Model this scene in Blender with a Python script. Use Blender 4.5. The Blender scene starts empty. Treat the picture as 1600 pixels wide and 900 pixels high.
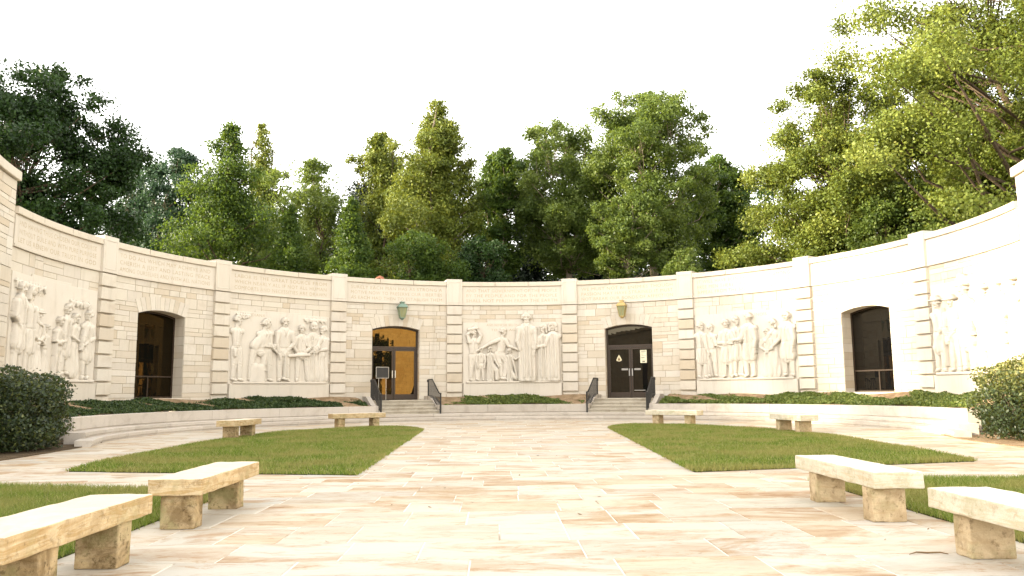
import bpy, math, random
import numpy as np
from mathutils import Vector, Matrix
PI = math.pi
sc = bpy.context.scene
COL = sc.collection

# ------------------------------------------------------------------ camera
F, PIT, ROL, YAW = 1261.0, 0.12797, -0.009093, 0.019558
CAM = np.array([-0.698, -23.117, 1.16])
cp, sp, cy_, sy_, cr, sr = math.cos(PIT), math.sin(PIT), math.cos(YAW), math.sin(YAW), math.cos(ROL), math.sin(ROL)
FW = np.array([sy_ * cp, cy_ * cp, sp]); RT0 = np.array([cy_, -sy_, 0.0]); UP0 = np.cross(RT0, FW)
RT = RT0 * cr + UP0 * sr; UP = UP0 * cr - RT0 * sr
cam_d = bpy.data.cameras.new('camera'); cam = bpy.data.objects.new('camera', cam_d); COL.objects.link(cam)
cam_d.sensor_width = 36.0; cam_d.lens = F / 1600 * 36.0; cam_d.clip_start = 0.1; cam_d.clip_end = 2000
m = Matrix(((RT[0], UP[0], -FW[0], CAM[0]), (RT[1], UP[1], -FW[1], CAM[1]), (RT[2], UP[2], -FW[2], CAM[2]), (0, 0, 0, 1)))
cam.matrix_world = m
sc.camera = cam
def at(px, py, D):
    """point D metres ahead (along +Y) of the viewer in the direction measured in the photograph"""
    d = FW + RT * (px - 800) / F - UP * (py - 450) / F
    return CAM + d * (D / d[1])

# ------------------------------------------------------------------ helpers
R = 13.5                      # radius of the memorial wall
def tag(o, label=None, cat=None, group=None, kind=None):
    if label: o['label'] = label
    if cat: o['category'] = cat
    if group: o['group'] = group
    if kind: o['kind'] = kind
    return o
def thing(name, label, cat, loc=(0, 0, 0), rz=0.0, group=None):
    o = bpy.data.objects.new(name, None); COL.objects.link(o)
    o.location = loc; o.rotation_euler = (0, 0, rz); o.empty_display_size = 0.2
    return tag(o, label, cat, group)

class MB:
    """collects geometry for ONE mesh; each face has a random number used by its material"""
    def __init__(s): s.v = []; s.f = []; s.r = []; s.m = []
    def add(s, vs, fs, rnd=None, mi=0):
        b = len(s.v); s.v.extend([tuple(q) for q in vs])
        rr = random.random() if rnd is None else rnd
        for f in fs:
            s.f.append(tuple(b + i for i in f)); s.r.append(rr); s.m.append(mi)
    def box(s, x0, x1, y0, y1, z0, z1, rnd=None, fn=None, mi=0):
        vs = [(x, y, z) for z in (z0, z1) for y in (y0, y1) for x in (x0, x1)]
        if fn: vs = [fn(*q) for q in vs]
        s.add(vs, [(0, 2, 3, 1), (4, 5, 7, 6), (0, 1, 5, 4), (2, 6, 7, 3), (0, 4, 6, 2), (1, 3, 7, 5)], rnd, mi)
    def tube(s, pts, rads, n=8, rnd=None, cap=True, mi=0):
        pts = [Vector(p) for p in pts]; rings = []
        if not hasattr(rads, '__len__'): rads = [rads] * len(pts)
        prev = None
        vs = []
        for i, p in enumerate(pts):
            t = (pts[min(i + 1, len(pts) - 1)] - pts[max(i - 1, 0)]).normalized()
            if prev is None:
                a = t.cross(Vector((0, 0, 1)))
                if a.length < 1e-3: a = t.cross(Vector((1, 0, 0)))
            else: a = prev - t * prev.dot(t)
            a.normalize(); prev = a; b = t.cross(a)
            for k in range(n):
                w = 2 * PI * (k + .5) / n
                vs.append(p + (a * math.cos(w) + b * math.sin(w)) * rads[i])
        fs = []
        for i in range(len(pts) - 1):
            for k in range(n):
                k2 = (k + 1) % n
                fs.append((i * n + k, i * n + k2, (i + 1) * n + k2, (i + 1) * n + k))
        if cap:
            fs.append(tuple(range(n))[::-1]); fs.append(tuple((len(pts) - 1) * n + k for k in range(n)))
        s.add(vs, fs, rnd, mi)
    def build(s, name, mat, parent=None, smooth=False, loc=None):
        return raw(name, np.array(s.v, dtype=np.float32).reshape(-1, 3), s.f, mat, parent, np.array(s.r, np.float32), smooth, s.m, loc)

def raw(name, v, f, mat, parent=None, rnd=None, smooth=False, mi=None, loc=None):
    me = bpy.data.meshes.new(name)
    if isinstance(f, np.ndarray):
        n, k = f.shape
        me.vertices.add(len(v)); me.vertices.foreach_set('co', np.ascontiguousarray(v, np.float32).ravel())
        me.loops.add(n * k); me.loops.foreach_set('vertex_index', f.astype(np.int32).ravel())
        me.polygons.add(n); me.polygons.foreach_set('loop_start', np.arange(0, n * k, k, dtype=np.int32))
        me.polygons.foreach_set('loop_total', np.full(n, k, np.int32))
        me.update(calc_edges=True); me.validate()
    else:
        me.from_pydata([tuple(map(float, q)) for q in v], [], f)
    if rnd is not None:
        a = me.attributes.new('rnd', 'FLOAT', 'FACE'); a.data.foreach_set('value', np.ascontiguousarray(rnd, np.float32))
    mats = mat if isinstance(mat, (list, tuple)) else [mat]
    for q in mats: me.materials.append(q)
    if mi is not None and len(mats) > 1: me.polygons.foreach_set('material_index', np.array(mi, np.int32))
    if smooth: me.polygons.foreach_set('use_smooth', np.ones(len(me.polygons), bool))
    me.update()
    o = bpy.data.objects.new(name, me); COL.objects.link(o)
    if parent is not None: o.parent = parent
    if loc is not None: o.location = loc
    return o

def cyl(s, z, d):
    """arc length s along the wall, height z, distance d in front of the wall face -> world"""
    th = s / R; r = R - d
    return (r * math.sin(th), r * math.cos(th), z)
def cylbox(mb, s0, s1, z0, z1, d0, d1, rnd=None, step=0.5, inset=0.0, mi=0):
    """curved box; d1 is the front (towards the court); inset chamfers the front edge"""
    n = max(1, int(math.ceil(abs(s1 - s0) / step))); vs = []
    c = inset
    for i in range(n + 1):
        t = i / n; s = s0 + (s1 - s0) * t
        sf = s0 + c + (s1 - s0 - 2 * c) * t
        vs += [cyl(s, z0, d0), cyl(s, z1, d0), cyl(s, z1, d1 - c), cyl(sf, z1 - c, d1), cyl(sf, z0 + c, d1), cyl(s, z0, d1 - c)]
    fs = []
    for i in range(n):
        a, b = i * 6, i * 6 + 6
        for k in range(6):
            k2 = (k + 1) % 6
            if c == 0 and k in (2, 4): continue
            fs.append((a + k, b + k, b + k2, a + k2))
    fs.append((0, 1, 2, 3, 4, 5)); e = n * 6; fs.append((e + 5, e + 4, e + 3, e + 2, e + 1, e))
    if c == 0:
        # weld by using the outer rim only
        vs2 = []; fs = []
        for i in range(n + 1):
            s = s0 + (s1 - s0) * i / n
            vs2 += [cyl(s, z0, d0), cyl(s, z1, d0), cyl(s, z1, d1), cyl(s, z0, d1)]
        for i in range(n):
            a, b = i * 4, i * 4 + 4
            for k in range(4):
                k2 = (k + 1) % 4; fs.append((a + k, b + k, b + k2, a + k2))
        e = n * 4; fs += [(0, 1, 2, 3), (e + 3, e + 2, e + 1, e)]; vs = vs2
    mb.add(vs, fs, rnd, mi)

# ------------------------------------------------------------------ materials
def newmat(name):
    mt = bpy.data.materials.new(name); mt.use_nodes = True
    nt = mt.node_tree; nt.nodes.clear()
    return mt, nt, nt.nodes, nt.links
def N(nt, typ, **kw):
    n = nt.nodes.new(typ)
    for k, v in kw.items():
        if k in ('inp',):
            for kk, vv in v.items(): n.inputs[kk].default_value = vv
        else: setattr(n, k, v)
    return n
def ramp(nt, stops, interp='LINEAR'):
    n = nt.nodes.new('ShaderNodeValToRGB'); cr_ = n.color_ramp; cr_.interpolation = interp
    while len(cr_.elements) < len(stops): cr_.elements.new(0.5)
    for e, (p, c) in zip(cr_.elements, stops): e.position = p; e.color = (*c, 1) if len(c) == 3 else c
    return n
def mixc(nt, fac, a, b, mode='MIX'):
    n = nt.nodes.new('ShaderNodeMix'); n.data_type = 'RGBA'; n.blend_type = mode
    for sock, val in ((n.inputs[0], fac), (n.inputs[6], a), (n.inputs[7], b)):
        if isinstance(val, bpy.types.NodeSocket): nt.links.new(val, sock)
        elif hasattr(val, '__len__'): sock.default_value = (*val, 1)
        else: sock.default_value = val
    return n.outputs[2]
def coords(nt, scale=(1, 1, 1), shift=True):
    tc = nt.nodes.new('ShaderNodeTexCoord'); at_ = N(nt, 'ShaderNodeAttribute', attribute_name='rnd')
    mp = N(nt, 'ShaderNodeMapping'); mp.inputs['Scale'].default_value = scale
    nt.links.new(tc.outputs['Object'], mp.inputs['Vector'])
    if not shift: return mp.outputs[0], at_.outputs['Fac']
    mul = N(nt, 'ShaderNodeVectorMath', operation='SCALE'); mul.inputs[0].default_value = (37.0, 71.0, 19.0)
    nt.links.new(at_.outputs['Fac'], mul.inputs['Scale'])
    ad = N(nt, 'ShaderNodeVectorMath', operation='ADD')
    nt.links.new(mp.outputs[0], ad.inputs[0]); nt.links.new(mul.outputs[0], ad.inputs[1])
    return ad.outputs[0], at_.outputs['Fac']
def noise(nt, vec, scale, detail=5, rough=.6, dist=0.0):
    n = N(nt, 'ShaderNodeTexNoise'); n.inputs['Scale'].default_value = scale; n.inputs['Detail'].default_value = detail
    n.inputs['Roughness'].default_value = rough; n.inputs['Distortion'].default_value = dist
    nt.links.new(vec, n.inputs['Vector']); return n.outputs['Fac']
def maprange(nt, val, a, b, c=0.0, d=1.0):
    n = N(nt, 'ShaderNodeMapRange'); n.inputs[1].default_value = a; n.inputs[2].default_value = b
    n.inputs[3].default_value = c; n.inputs[4].default_value = d; nt.links.new(val, n.inputs[0]); return n.outputs[0]
def finish_pbr(nt, color, rough=.8, bump=None, bstr=.3, bdist=.01, metallic=0.0, spec=.3):
    b = N(nt, 'ShaderNodeBsdfPrincipled'); o = N(nt, 'ShaderNodeOutputMaterial')
    if isinstance(color, bpy.types.NodeSocket): nt.links.new(color, b.inputs['Base Color'])
    else: b.inputs['Base Color'].default_value = (*color, 1)
    b.inputs['Roughness'].default_value = rough; b.inputs['Metallic'].default_value = metallic
    b.inputs['Specular IOR Level'].default_value = spec
    if bump is not None:
        bp = N(nt, 'ShaderNodeBump'); bp.inputs['Strength'].default_value = bstr; bp.inputs['Distance'].default_value = bdist
        nt.links.new(bump, bp.inputs['Height']); nt.links.new(bp.outputs[0], b.inputs['Normal'])
    nt.links.new(b.outputs[0], o.inputs[0]); return b

def stone_mat(name, cols, stain=(.33, .25, .16), stain_amt=.5, rough=.85, grain=60, scale=(1, 1, 1), bstr=.35, lo=.55, hi=.8, streak=True):
    mt, nt, nd, lk = newmat(name)
    vec, rn = coords(nt, scale)
    base = ramp(nt, cols); lk.new(rn, base.inputs[0])
    big = noise(nt, vec, 1.6, 6, .65, .4); fine = noise(nt, vec, grain, 4, .7)
    c = mixc(nt, maprange(nt, big, lo, hi, 0, stain_amt), base.outputs[0], stain)
    c = mixc(nt, maprange(nt, fine, .3, .7, .0, .22), c, tuple(q * .6 for q in stain), 'MIX')
    if streak:
        v2, _ = coords(nt, (2.2, 2.2, .25), False)
        st = noise(nt, v2, 2.0, 6, .7, .2)
        c = mixc(nt, maprange(nt, st, .52, .70, 0, .30), c, (.33, .285, .22))
    hgt = N(nt, 'ShaderNodeMath', operation='ADD'); lk.new(fine, hgt.inputs[0]); lk.new(noise(nt, vec, 9, 5, .6), hgt.inputs[1])
    finish_pbr(nt, c, rough, hgt.outputs[0], bstr, .012)
    return mt
M = {}
M['ashlar'] = stone_mat('limestone_ashlar', [(0, (.52, .45, .355)), (.25, (.59, .535, .445)), (.5, (.55, .495, .42)), (.7, (.62, .57, .49)), (.88, (.50, .415, .305)), (1, (.565, .51, .425))], stain=(.40, .32, .225), stain_amt=.5)
M['smooth'] = stone_mat('limestone_smooth', [(0, (.575, .52, .44)), (.5, (.60, .545, .465)), (1, (.56, .50, .415))], stain=(.47, .39, .29), stain_amt=.4, grain=90, bstr=.15)
M['relief'] = stone_mat('limestone_carved', [(0, (.59, .54, .46)), (1, (.61, .555, .475))], stain=(.5, .42, .32), stain_amt=.35, grain=80, bstr=.2)
M['coping'] = stone_mat('limestone_coping', [(0, (.56, .49, .39)), (1, (.6, .53, .43))], stain=(.28, .25, .2), stain_amt=.5, grain=70, bstr=.3)
M['mortar'] = stone_mat('mortar', [(0, (.36, .29, .20)), (1, (.36, .29, .20))], stain=(.26, .20, .14), streak=False)
M['letter'] = stone_mat('letter_groove_shade', [(0, (.40, .31, .20)), (1, (.40, .31, .20))], stain=(.5, .42, .3), stain_amt=.9, lo=.45, hi=.65, streak=False)  # letters are flat: groove shadow and tan staining both put into the colour
M['step'] = stone_mat('limestone_step', [(0, (.45, .40, .345)), (.5, (.52, .47, .41)), (1, (.41, .365, .31))], stain=(.27, .235, .19), stain_amt=.7, grain=45, lo=.5, hi=.78)
M['stair'] = stone_mat('worn_step', [(0, (.42, .375, .30)), (1, (.47, .42, .34))], stain=(.20, .165, .11), stain_amt=.75, grain=35, lo=.48, hi=.72)

def paving_mat():
    mt, nt, nd, lk = newmat('flagstone')
    vec, rn = coords(nt, (1, 1, 1))
    base = ramp(nt, [(0, (.41, .36, .29)), (.13, (.47, .43, .36)), (.27, (.385, .37, .325)), (.4, (.45, .385, .295)), (.55, (.49, .45, .39)), (.7, (.37, .355, .31)), (.85, (.43, .35, .25)), (1, (.47, .43, .36))])
    lk.new(rn, base.inputs[0])
    vs, _ = coords(nt, (.55, 1.3, 1))
    big = noise(nt, vs, 1.25, 9, .66, .9); rust = noise(nt, vs, 2.6, 10, .72, 1.6)
    r2 = N(nt, 'ShaderNodeMath', operation='FRACT'); m7 = N(nt, 'ShaderNodeMath', operation='MULTIPLY'); m7.inputs[1].default_value = 7.31
    lk.new(rn, m7.inputs[0]); lk.new(m7.outputs[0], r2.inputs[0])
    amt = maprange(nt, r2.outputs[0], .05, .8, .25, 1.0)
    f1 = N(nt, 'ShaderNodeMath', operation='MULTIPLY'); lk.new(maprange(nt, big, .46, .58, 0, .85), f1.inputs[0]); lk.new(amt, f1.inputs[1])
    c = mixc(nt, f1.outputs[0], base.outputs[0], (.30, .20, .10))
    f2 = N(nt, 'ShaderNodeMath', operation='MULTIPLY'); lk.new(maprange(nt, rust, .49, .60, 0, .95), f2.inputs[0]); lk.new(f1.outputs[0], f2.inputs[1])
    c = mixc(nt, f2.outputs[0], c, (.22, .10, .035))
    sp2 = noise(nt, vs, 7.5, 8, .75, 1.0)
    f3 = N(nt, 'ShaderNodeMath', operation='MULTIPLY'); lk.new(maprange(nt, sp2, .53, .62, 0, .8), f3.inputs[0]); lk.new(maprange(nt, big, .40, .55, .1, 1), f3.inputs[1])
    c = mixc(nt, f3.outputs[0], c, (.27, .15, .06))
    gr = noise(nt, vs, .9, 7, .7, .5)
    c = mixc(nt, maprange(nt, gr, .54, .66, 0, .6), c, (.30, .29, .24))
    fine = noise(nt, vec, 55, 5, .7)
    c = mixc(nt, maprange(nt, fine, .35, .75, 0, .25), c, (.36, .29, .2))
    # worn pale wash running over several stones
    v3, _ = coords(nt, (.35, .35, 1), False)
    wash = noise(nt, v3, 1.0, 5, .6)
    c = mixc(nt, maprange(nt, wash, .48, .68, 0, .2), c, (.50, .455, .385))
    h = N(nt, 'ShaderNodeMath', operation='ADD'); lk.new(noise(nt, vec, 14, 6, .65), h.inputs[0]); lk.new(fine, h.inputs[1])
    finish_pbr(nt, c, .75, h.outputs[0], .28, .01, spec=.25)
    return mt
M['paving'] = paving_mat()
M['joint'] = stone_mat('joint_mortar', [(0, (.62, .575, .51)), (1, (.62, .575, .51))], stain=(.26, .21, .14), stain_amt=.9, lo=.52, hi=.62, streak=False)

def bench_mat(name, cols, dark, amt, lichen):
    mt, nt, nd, lk = newmat(name)
    vec, rn = coords(nt, (1, 1, 1))
    v2, _ = coords(nt, (.8, .8, 9))
    st = noise(nt, v2, 1.7, 7, .6, 1.4)
    base = ramp(nt, cols); lk.new(st, base.inputs[0])
    bl = noise(nt, vec, 4.2, 8, .68, .5); sp_ = noise(nt, vec, 17, 6, .7); fine = noise(nt, vec, 80, 4, .7)
    c = mixc(nt, maprange(nt, bl, .44, .60, 0, amt), base.outputs[0], dark)
    c = mixc(nt, maprange(nt, sp_, .54, .63, 0, amt), c, tuple(q * .55 for q in dark))
    li = noise(nt, vec, 3.0, 6, .7, .3)
    c = mixc(nt, maprange(nt, li, .50, .64, 0, lichen), c, (.27, .27, .12))
    c = mixc(nt, maprange(nt, fine, .35, .75, 0, .25), c, tuple(q * .8 for q in dark))
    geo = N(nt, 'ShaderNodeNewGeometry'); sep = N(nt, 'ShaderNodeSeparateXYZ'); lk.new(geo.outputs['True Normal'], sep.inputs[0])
    c = mixc(nt, maprange(nt, sep.outputs[2], .6, .95, 0, .6), c, (.62, .57, .48))      # paler upper face
    h = N(nt, 'ShaderNodeMath', operation='ADD'); lk.new(noise(nt, vec, 22, 6, .65), h.inputs[0]); lk.new(fine, h.inputs[1])
    finish_pbr(nt, c, .85, h.outputs[0], .4, .012, spec=.2)
    return mt
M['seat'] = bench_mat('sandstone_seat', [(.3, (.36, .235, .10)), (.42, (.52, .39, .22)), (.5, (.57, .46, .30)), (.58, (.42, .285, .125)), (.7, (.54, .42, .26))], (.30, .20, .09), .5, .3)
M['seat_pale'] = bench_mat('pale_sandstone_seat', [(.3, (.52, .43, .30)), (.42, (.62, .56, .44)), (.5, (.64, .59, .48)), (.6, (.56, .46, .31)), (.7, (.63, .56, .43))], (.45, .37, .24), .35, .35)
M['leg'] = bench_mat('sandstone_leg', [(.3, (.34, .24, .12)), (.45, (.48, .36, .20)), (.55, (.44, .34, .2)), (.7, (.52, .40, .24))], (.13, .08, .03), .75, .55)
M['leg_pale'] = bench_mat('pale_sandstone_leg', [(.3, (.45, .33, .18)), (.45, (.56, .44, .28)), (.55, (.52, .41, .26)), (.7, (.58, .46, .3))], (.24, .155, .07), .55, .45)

def leaf_mat(name, cols, transl=.35, tcol=None, gloss=.25):
    mt, nt, nd, lk = newmat(name)
    a = N(nt, 'ShaderNodeAttribute', attribute_name='rnd')
    r_ = ramp(nt, cols); lk.new(a.outputs['Fac'], r_.inputs[0])
    b = N(nt, 'ShaderNodeBsdfPrincipled'); lk.new(r_.outputs[0], b.inputs['Base Color'])
    b.inputs['Roughness'].default_value = .5; b.inputs['Specular IOR Level'].default_value = gloss
    t = N(nt, 'ShaderNodeBsdfTranslucent')
    lk.new(mixc(nt, .55, r_.outputs[0], tcol or (.16, .2, .02)), t.inputs[0])
    mx = N(nt, 'ShaderNodeMixShader'); mx.inputs[0].default_value = transl
    o = N(nt, 'ShaderNodeOutputMaterial')
    lk.new(b.outputs[0], mx.inputs[1]); lk.new(t.outputs[0], mx.inputs[2]); lk.new(mx.outputs[0], o.inputs[0])
    return mt
M['leaf_dark'] = leaf_mat('leaf_dark', [(0, (.008, .022, .005)), (.5, (.017, .041, .008)), (1, (.038, .075, .014))], .22, (.06, .12, .01))
M['leaf_blue'] = leaf_mat('leaf_bluegreen', [(0, (.015, .04, .02)), (.6, (.034, .07, .034)), (1, (.075, .13, .065))], .25, (.06, .11, .03))
M['leaf_mid'] = leaf_mat('leaf_mid', [(0, (.014, .035, .006)), (.5, (.042, .08, .013)), (1, (.10, .15, .024))], .38, (.19, .26, .02))
M['leaf_light'] = leaf_mat('leaf_light', [(0, (.03, .055, .010)), (.5, (.085, .125, .024)), (1, (.17, .21, .055))], .40, (.24, .30, .03))
M['leaf_yellow'] = leaf_mat('leaf_yellow', [(0, (.035, .055, .008)), (.5, (.115, .15, .022)), (.93, (.21, .235, .045)), (1, (.24, .16, .055))], .32, (.27, .27, .025))
M['leaf_pine'] = leaf_mat('leaf_pine', [(0, (.005, .012, .005)), (1, (.014, .026, .009))], .10, (.04, .06, .01))
M['leaf_hedge'] = leaf_mat('leaf_hedge', [(0, (.009, .02, .007)), (.6, (.022, .042, .012)), (.85, (.05, .075, .02)), (1, (.15, .16, .045))], .28, (.2, .21, .03), .5)
M['leaf_hedge_sunlit'] = leaf_mat('leaf_hedge_painted_sun', [(0, (.009, .02, .007)), (.45, (.022, .042, .012)), (.7, (.07, .09, .022)), (.85, (.20, .20, .055)), (1, (.34, .30, .10))], .3, (.3, .3, .05), .5)  # pale end of the ramp stands for sunlight on the right shrub
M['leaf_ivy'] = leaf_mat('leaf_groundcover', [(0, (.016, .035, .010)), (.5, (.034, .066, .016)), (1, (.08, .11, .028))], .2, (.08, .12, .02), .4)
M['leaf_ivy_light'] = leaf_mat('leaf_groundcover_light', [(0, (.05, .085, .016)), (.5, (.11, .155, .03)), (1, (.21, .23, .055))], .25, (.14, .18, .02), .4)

def bark_mat(name, a, b_):
    mt, nt, nd, lk = newmat(name)
    vec, _ = coords(nt, (6, 6, 1.2), False)
    n1 = noise(nt, vec, 2.2, 6, .65, .5)
    c = ramp(nt, [(.35, a), (.65, b_)]); lk.new(n1, c.inputs[0])
    finish_pbr(nt, c.outputs[0], .9, n1, .6, .03, spec=.1); return mt
M['bark'] = bark_mat('bark', (.05, .036, .024), (.13, .095, .065))
M['bark_pale'] = bark_mat('bark_pale', (.16, .125, .09), (.34, .28, .21))

def flat_mat(name, col, rough=.6, metallic=0.0, spec=.4, var=.25):
    mt, nt, nd, lk = newmat(name)
    vec, _ = coords(nt, (1, 1, 1), False); n1 = noise(nt, vec, 12, 5, .65)
    c = mixc(nt, maprange(nt, n1, .35, .7, 0, var), col, tuple(q * .5 for q in col))
    finish_pbr(nt, c, rough, n1, .1, .004, metallic, spec); return mt
M['iron'] = flat_mat('black_iron', (.018, .017, .016), .45)
M['bronze'] = flat_mat('dark_bronze', (.045, .030, .020), .4, .3)
M['steel'] = flat_mat('brushed_steel', (.45, .44, .42), .3, .9)
M['verdigris'] = flat_mat('verdigris_copper', (.16, .23, .18), .55, .3)
M['sungold'] = flat_mat('sunlit_lantern_metal', (.42, .31, .12), .4, .6)  # right lantern's metal: golden sunlight on it put into the colour
M['copper'] = flat_mat('copper', (.30, .12, .07), .45, .6)
M['dark'] = flat_mat('dark_panel', (.012, .011, .010), .4)
M['paper'] = flat_mat('paper', (.70, .66, .48), .7, var=.15)
M['print'] = flat_mat('print_ink', (.12, .11, .08), .7)
M['emblem'] = flat_mat('emblem_cream', (.62, .55, .36), .6)
M['emblem_dark'] = flat_mat('emblem_brown', (.18, .11, .04), .6)
M['plate'] = flat_mat('grey_plate', (.30, .28, .25), .5)
M['twig'] = flat_mat('dry_twig', (.16, .10, .045), .8)
M['interior'] = flat_mat('dark_interior', (.02, .016, .012), .9)

def glass_mat(name, ior, tint, base, lamp=False):
    mt, nt, nd, lk = newmat(name)
    d = N(nt, 'ShaderNodeBsdfDiffuse'); d.inputs[0].default_value = (*base, 1)
    g = N(nt, 'ShaderNodeBsdfGlossy'); g.inputs[0].default_value = (*tint, 1); g.inputs['Roughness'].default_value = .008
    vec, _ = coords(nt, (1, 1, 1), False); n1 = noise(nt, vec, 1.3, 2, .5)
    bp = N(nt, 'ShaderNodeBump'); bp.inputs['Strength'].default_value = .05; bp.inputs['Distance'].default_value = .02
    lk.new(n1, bp.inputs['Height']); lk.new(bp.outputs[0], g.inputs['Normal'])
    fr = N(nt, 'ShaderNodeFresnel'); fr.inputs[0].default_value = ior
    mx = N(nt, 'ShaderNodeMixShader'); lk.new(fr.outputs[0], mx.inputs[0])
    lk.new(d.outputs[0], mx.inputs[1]); lk.new(g.outputs[0], mx.inputs[2])
    o = N(nt, 'ShaderNodeOutputMaterial'); lk.new(mx.outputs[0], o.inputs[0]); return mt
M['glass'] = glass_mat('bronze_glass', 1.85, (1.0, .60, .17), (.006, .005, .004))
M['glass_dim'] = glass_mat('dim_glass', 1.33, (1.0, .62, .2), (.004, .004, .003))
M['glass_dark'] = glass_mat('dark_glass', 1.45, (1, .85, .6), (.004, .004, .004))
def lamp_glass():
    mt, nt, nd, lk = newmat('lantern_glass')
    t = N(nt, 'ShaderNodeBsdfTransparent'); t.inputs[0].default_value = (.8, .8, .6, 1)
    d = N(nt, 'ShaderNodeBsdfPrincipled'); d.inputs['Base Color'].default_value = (.34, .35, .2, 1); d.inputs['Roughness'].default_value = .15
    mx = N(nt, 'ShaderNodeMixShader'); mx.inputs[0].default_value = .55
    lk.new(t.outputs[0], mx.inputs[1]); lk.new(d.outputs[0], mx.inputs[2])
    o = N(nt, 'ShaderNodeOutputMaterial'); lk.new(mx.outputs[0], o.inputs[0]); return mt
M['lamp_glass'] = lamp_glass()

def ground_mat(name, a, b_, scale=1.5, c3=None, bstr=.5):
    mt, nt, nd, lk = newmat(name)
    vec, _ = coords(nt, (1, 1, 1), False)
    n1 = noise(nt, vec, scale, 8, .65, .3); n2 = noise(nt, vec, 40, 4, .7)
    c = ramp(nt, [(.38, a), (.62, b_)]); lk.new(n1, c.inputs[0]); col = c.outputs[0]
    if c3: col = mixc(nt, maprange(nt, n2, .45, .65, 0, .7), col, c3)
    finish_pbr(nt, col, .95, n2, bstr, .03, spec=.1); return mt
M['soil'] = ground_mat('mulch', (.20, .135, .075), (.36, .26, .16), 3, (.12, .08, .05), .8)
M['shaded_soil'] = ground_mat('shaded_soil', (.075, .055, .035), (.14, .10, .06), 3, (.05, .035, .02), .8)  # darker mulch for the left strip, its shade put into the colour
M['turf'] = ground_mat('turf_soil', (.05, .06, .022), (.08, .085, .03), 1.2, (.03, .035, .014))
M['field'] = ground_mat('woodland_floor', (.035, .055, .015), (.06, .06, .025), .4)
def blade_mat():
    mt, nt, nd, lk = newmat('grass_blade')
    a = N(nt, 'ShaderNodeAttribute', attribute_name='rnd')
    c = ramp(nt, [(0, (.09, .145, .018)), (.45, (.165, .23, .034)), (.8, (.25, .29, .058)), (1, (.42, .37, .16))]); lk.new(a.outputs['Fac'], c.inputs[0])
    vec, _ = coords(nt, (1, 1, 1), False); n1 = noise(nt, vec, .75, 5, .65)
    col = mixc(nt, maprange(nt, n1, .43, .58, 0, .7), c.outputs[0], (.31, .275, .09))
    b = N(nt, 'ShaderNodeBsdfPrincipled'); lk.new(col, b.inputs['Base Color']); b.inputs['Roughness'].default_value = .5; b.inputs['Specular IOR Level'].default_value = .2
    t = N(nt, 'ShaderNodeBsdfTranslucent'); lk.new(col, t.inputs[0])
    mx = N(nt, 'ShaderNodeMixShader'); mx.inputs[0].default_value = .35
    o = N(nt, 'ShaderNodeOutputMaterial'); lk.new(b.outputs[0], mx.inputs[1]); lk.new(t.outputs[0], mx.inputs[2]); lk.new(mx.outputs[0], o.inputs[0]); return mt
M['blade'] = blade_mat()

# ------------------------------------------------------------------ light
SUN_EL, SUN_AZ = math.radians(15.5), math.radians(262.0)
to_sun = Vector((math.sin(SUN_AZ) * math.cos(SUN_EL), math.cos(SUN_AZ) * math.cos(SUN_EL), math.sin(SUN_EL)))
VF, VC = .35, 3.8
w = bpy.data.worlds.new('World'); sc.world = w; w.use_nodes = True
wn = w.node_tree; wn.nodes.clear()
sky = wn.nodes.new('ShaderNodeTexSky'); sky.sky_type = 'NISHITA'; sky.sun_disc = False
sky.sun_elevation = SUN_EL; sky.sun_rotation = SUN_AZ; sky.air_density = 1.0; sky.dust_density = 1.0; sky.ozone_density = .6
hs = wn.nodes.new('ShaderNodeHueSaturation'); hs.inputs['Saturation'].default_value = .22   # thin bright overcast: a nearly white sky
wmx = wn.nodes.new('ShaderNodeMix'); wmx.data_type = 'RGBA'; wmx.blend_type = 'MULTIPLY'; wmx.inputs[0].default_value = 1.0
wmx.inputs[7].default_value = (1.0, .96, .905, 1)
bg = wn.nodes.new('ShaderNodeBackground'); bg.inputs[1].default_value = .15
wo = wn.nodes.new('ShaderNodeOutputWorld')
veil = wn.nodes.new('ShaderNodeMix'); veil.data_type = 'RGBA'; veil.inputs[0].default_value = VF   # thin even cloud veil over the clear sky
veil.inputs[7].default_value = (VC, VC, VC, 1)
wn.links.new(sky.outputs[0], veil.inputs[6]); wn.links.new(veil.outputs[2], hs.inputs['Color']); wn.links.new(hs.outputs[0], wmx.inputs[6]); wn.links.new(wmx.outputs[2], bg.inputs[0]); wn.links.new(bg.outputs[0], wo.inputs[0])
sl = bpy.data.lights.new('sun', 'SUN'); so = bpy.data.objects.new('sun', sl); COL.objects.link(so)
sl.energy = 2.4; sl.angle = math.radians(3.0); sl.color = (1.0, .86, .62)
so.rotation_euler = to_sun.to_track_quat('Z', 'Y').to_euler()
sc.view_settings.view_transform = 'Standard'; sc.view_settings.look = 'None'; sc.view_settings.gamma = 1.0
sc.view_settings.exposure = 2.87
sc.render.engine = 'CYCLES'
sc.cycles.use_denoising = True
sc.cycles.max_bounces = 6; sc.cycles.diffuse_bounces = 4; sc.cycles.glossy_bounces = 3; sc.cycles.transmission_bounces = 3; sc.cycles.transparent_max_bounces = 6
sc.cycles.sample_clamp_indirect = 6.0
#@@BODY
# ================================================================== ground
def struct(o): o['kind'] = 'structure'; return o
mb = MB(); g = 900
mb.add([(-g, -g, -.06), (g, -g, -.06), (g, g, -.06), (-g, g, -.06)], [(0, 1, 2, 3)])
struct(mb.build('ground', M['field']))

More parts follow.
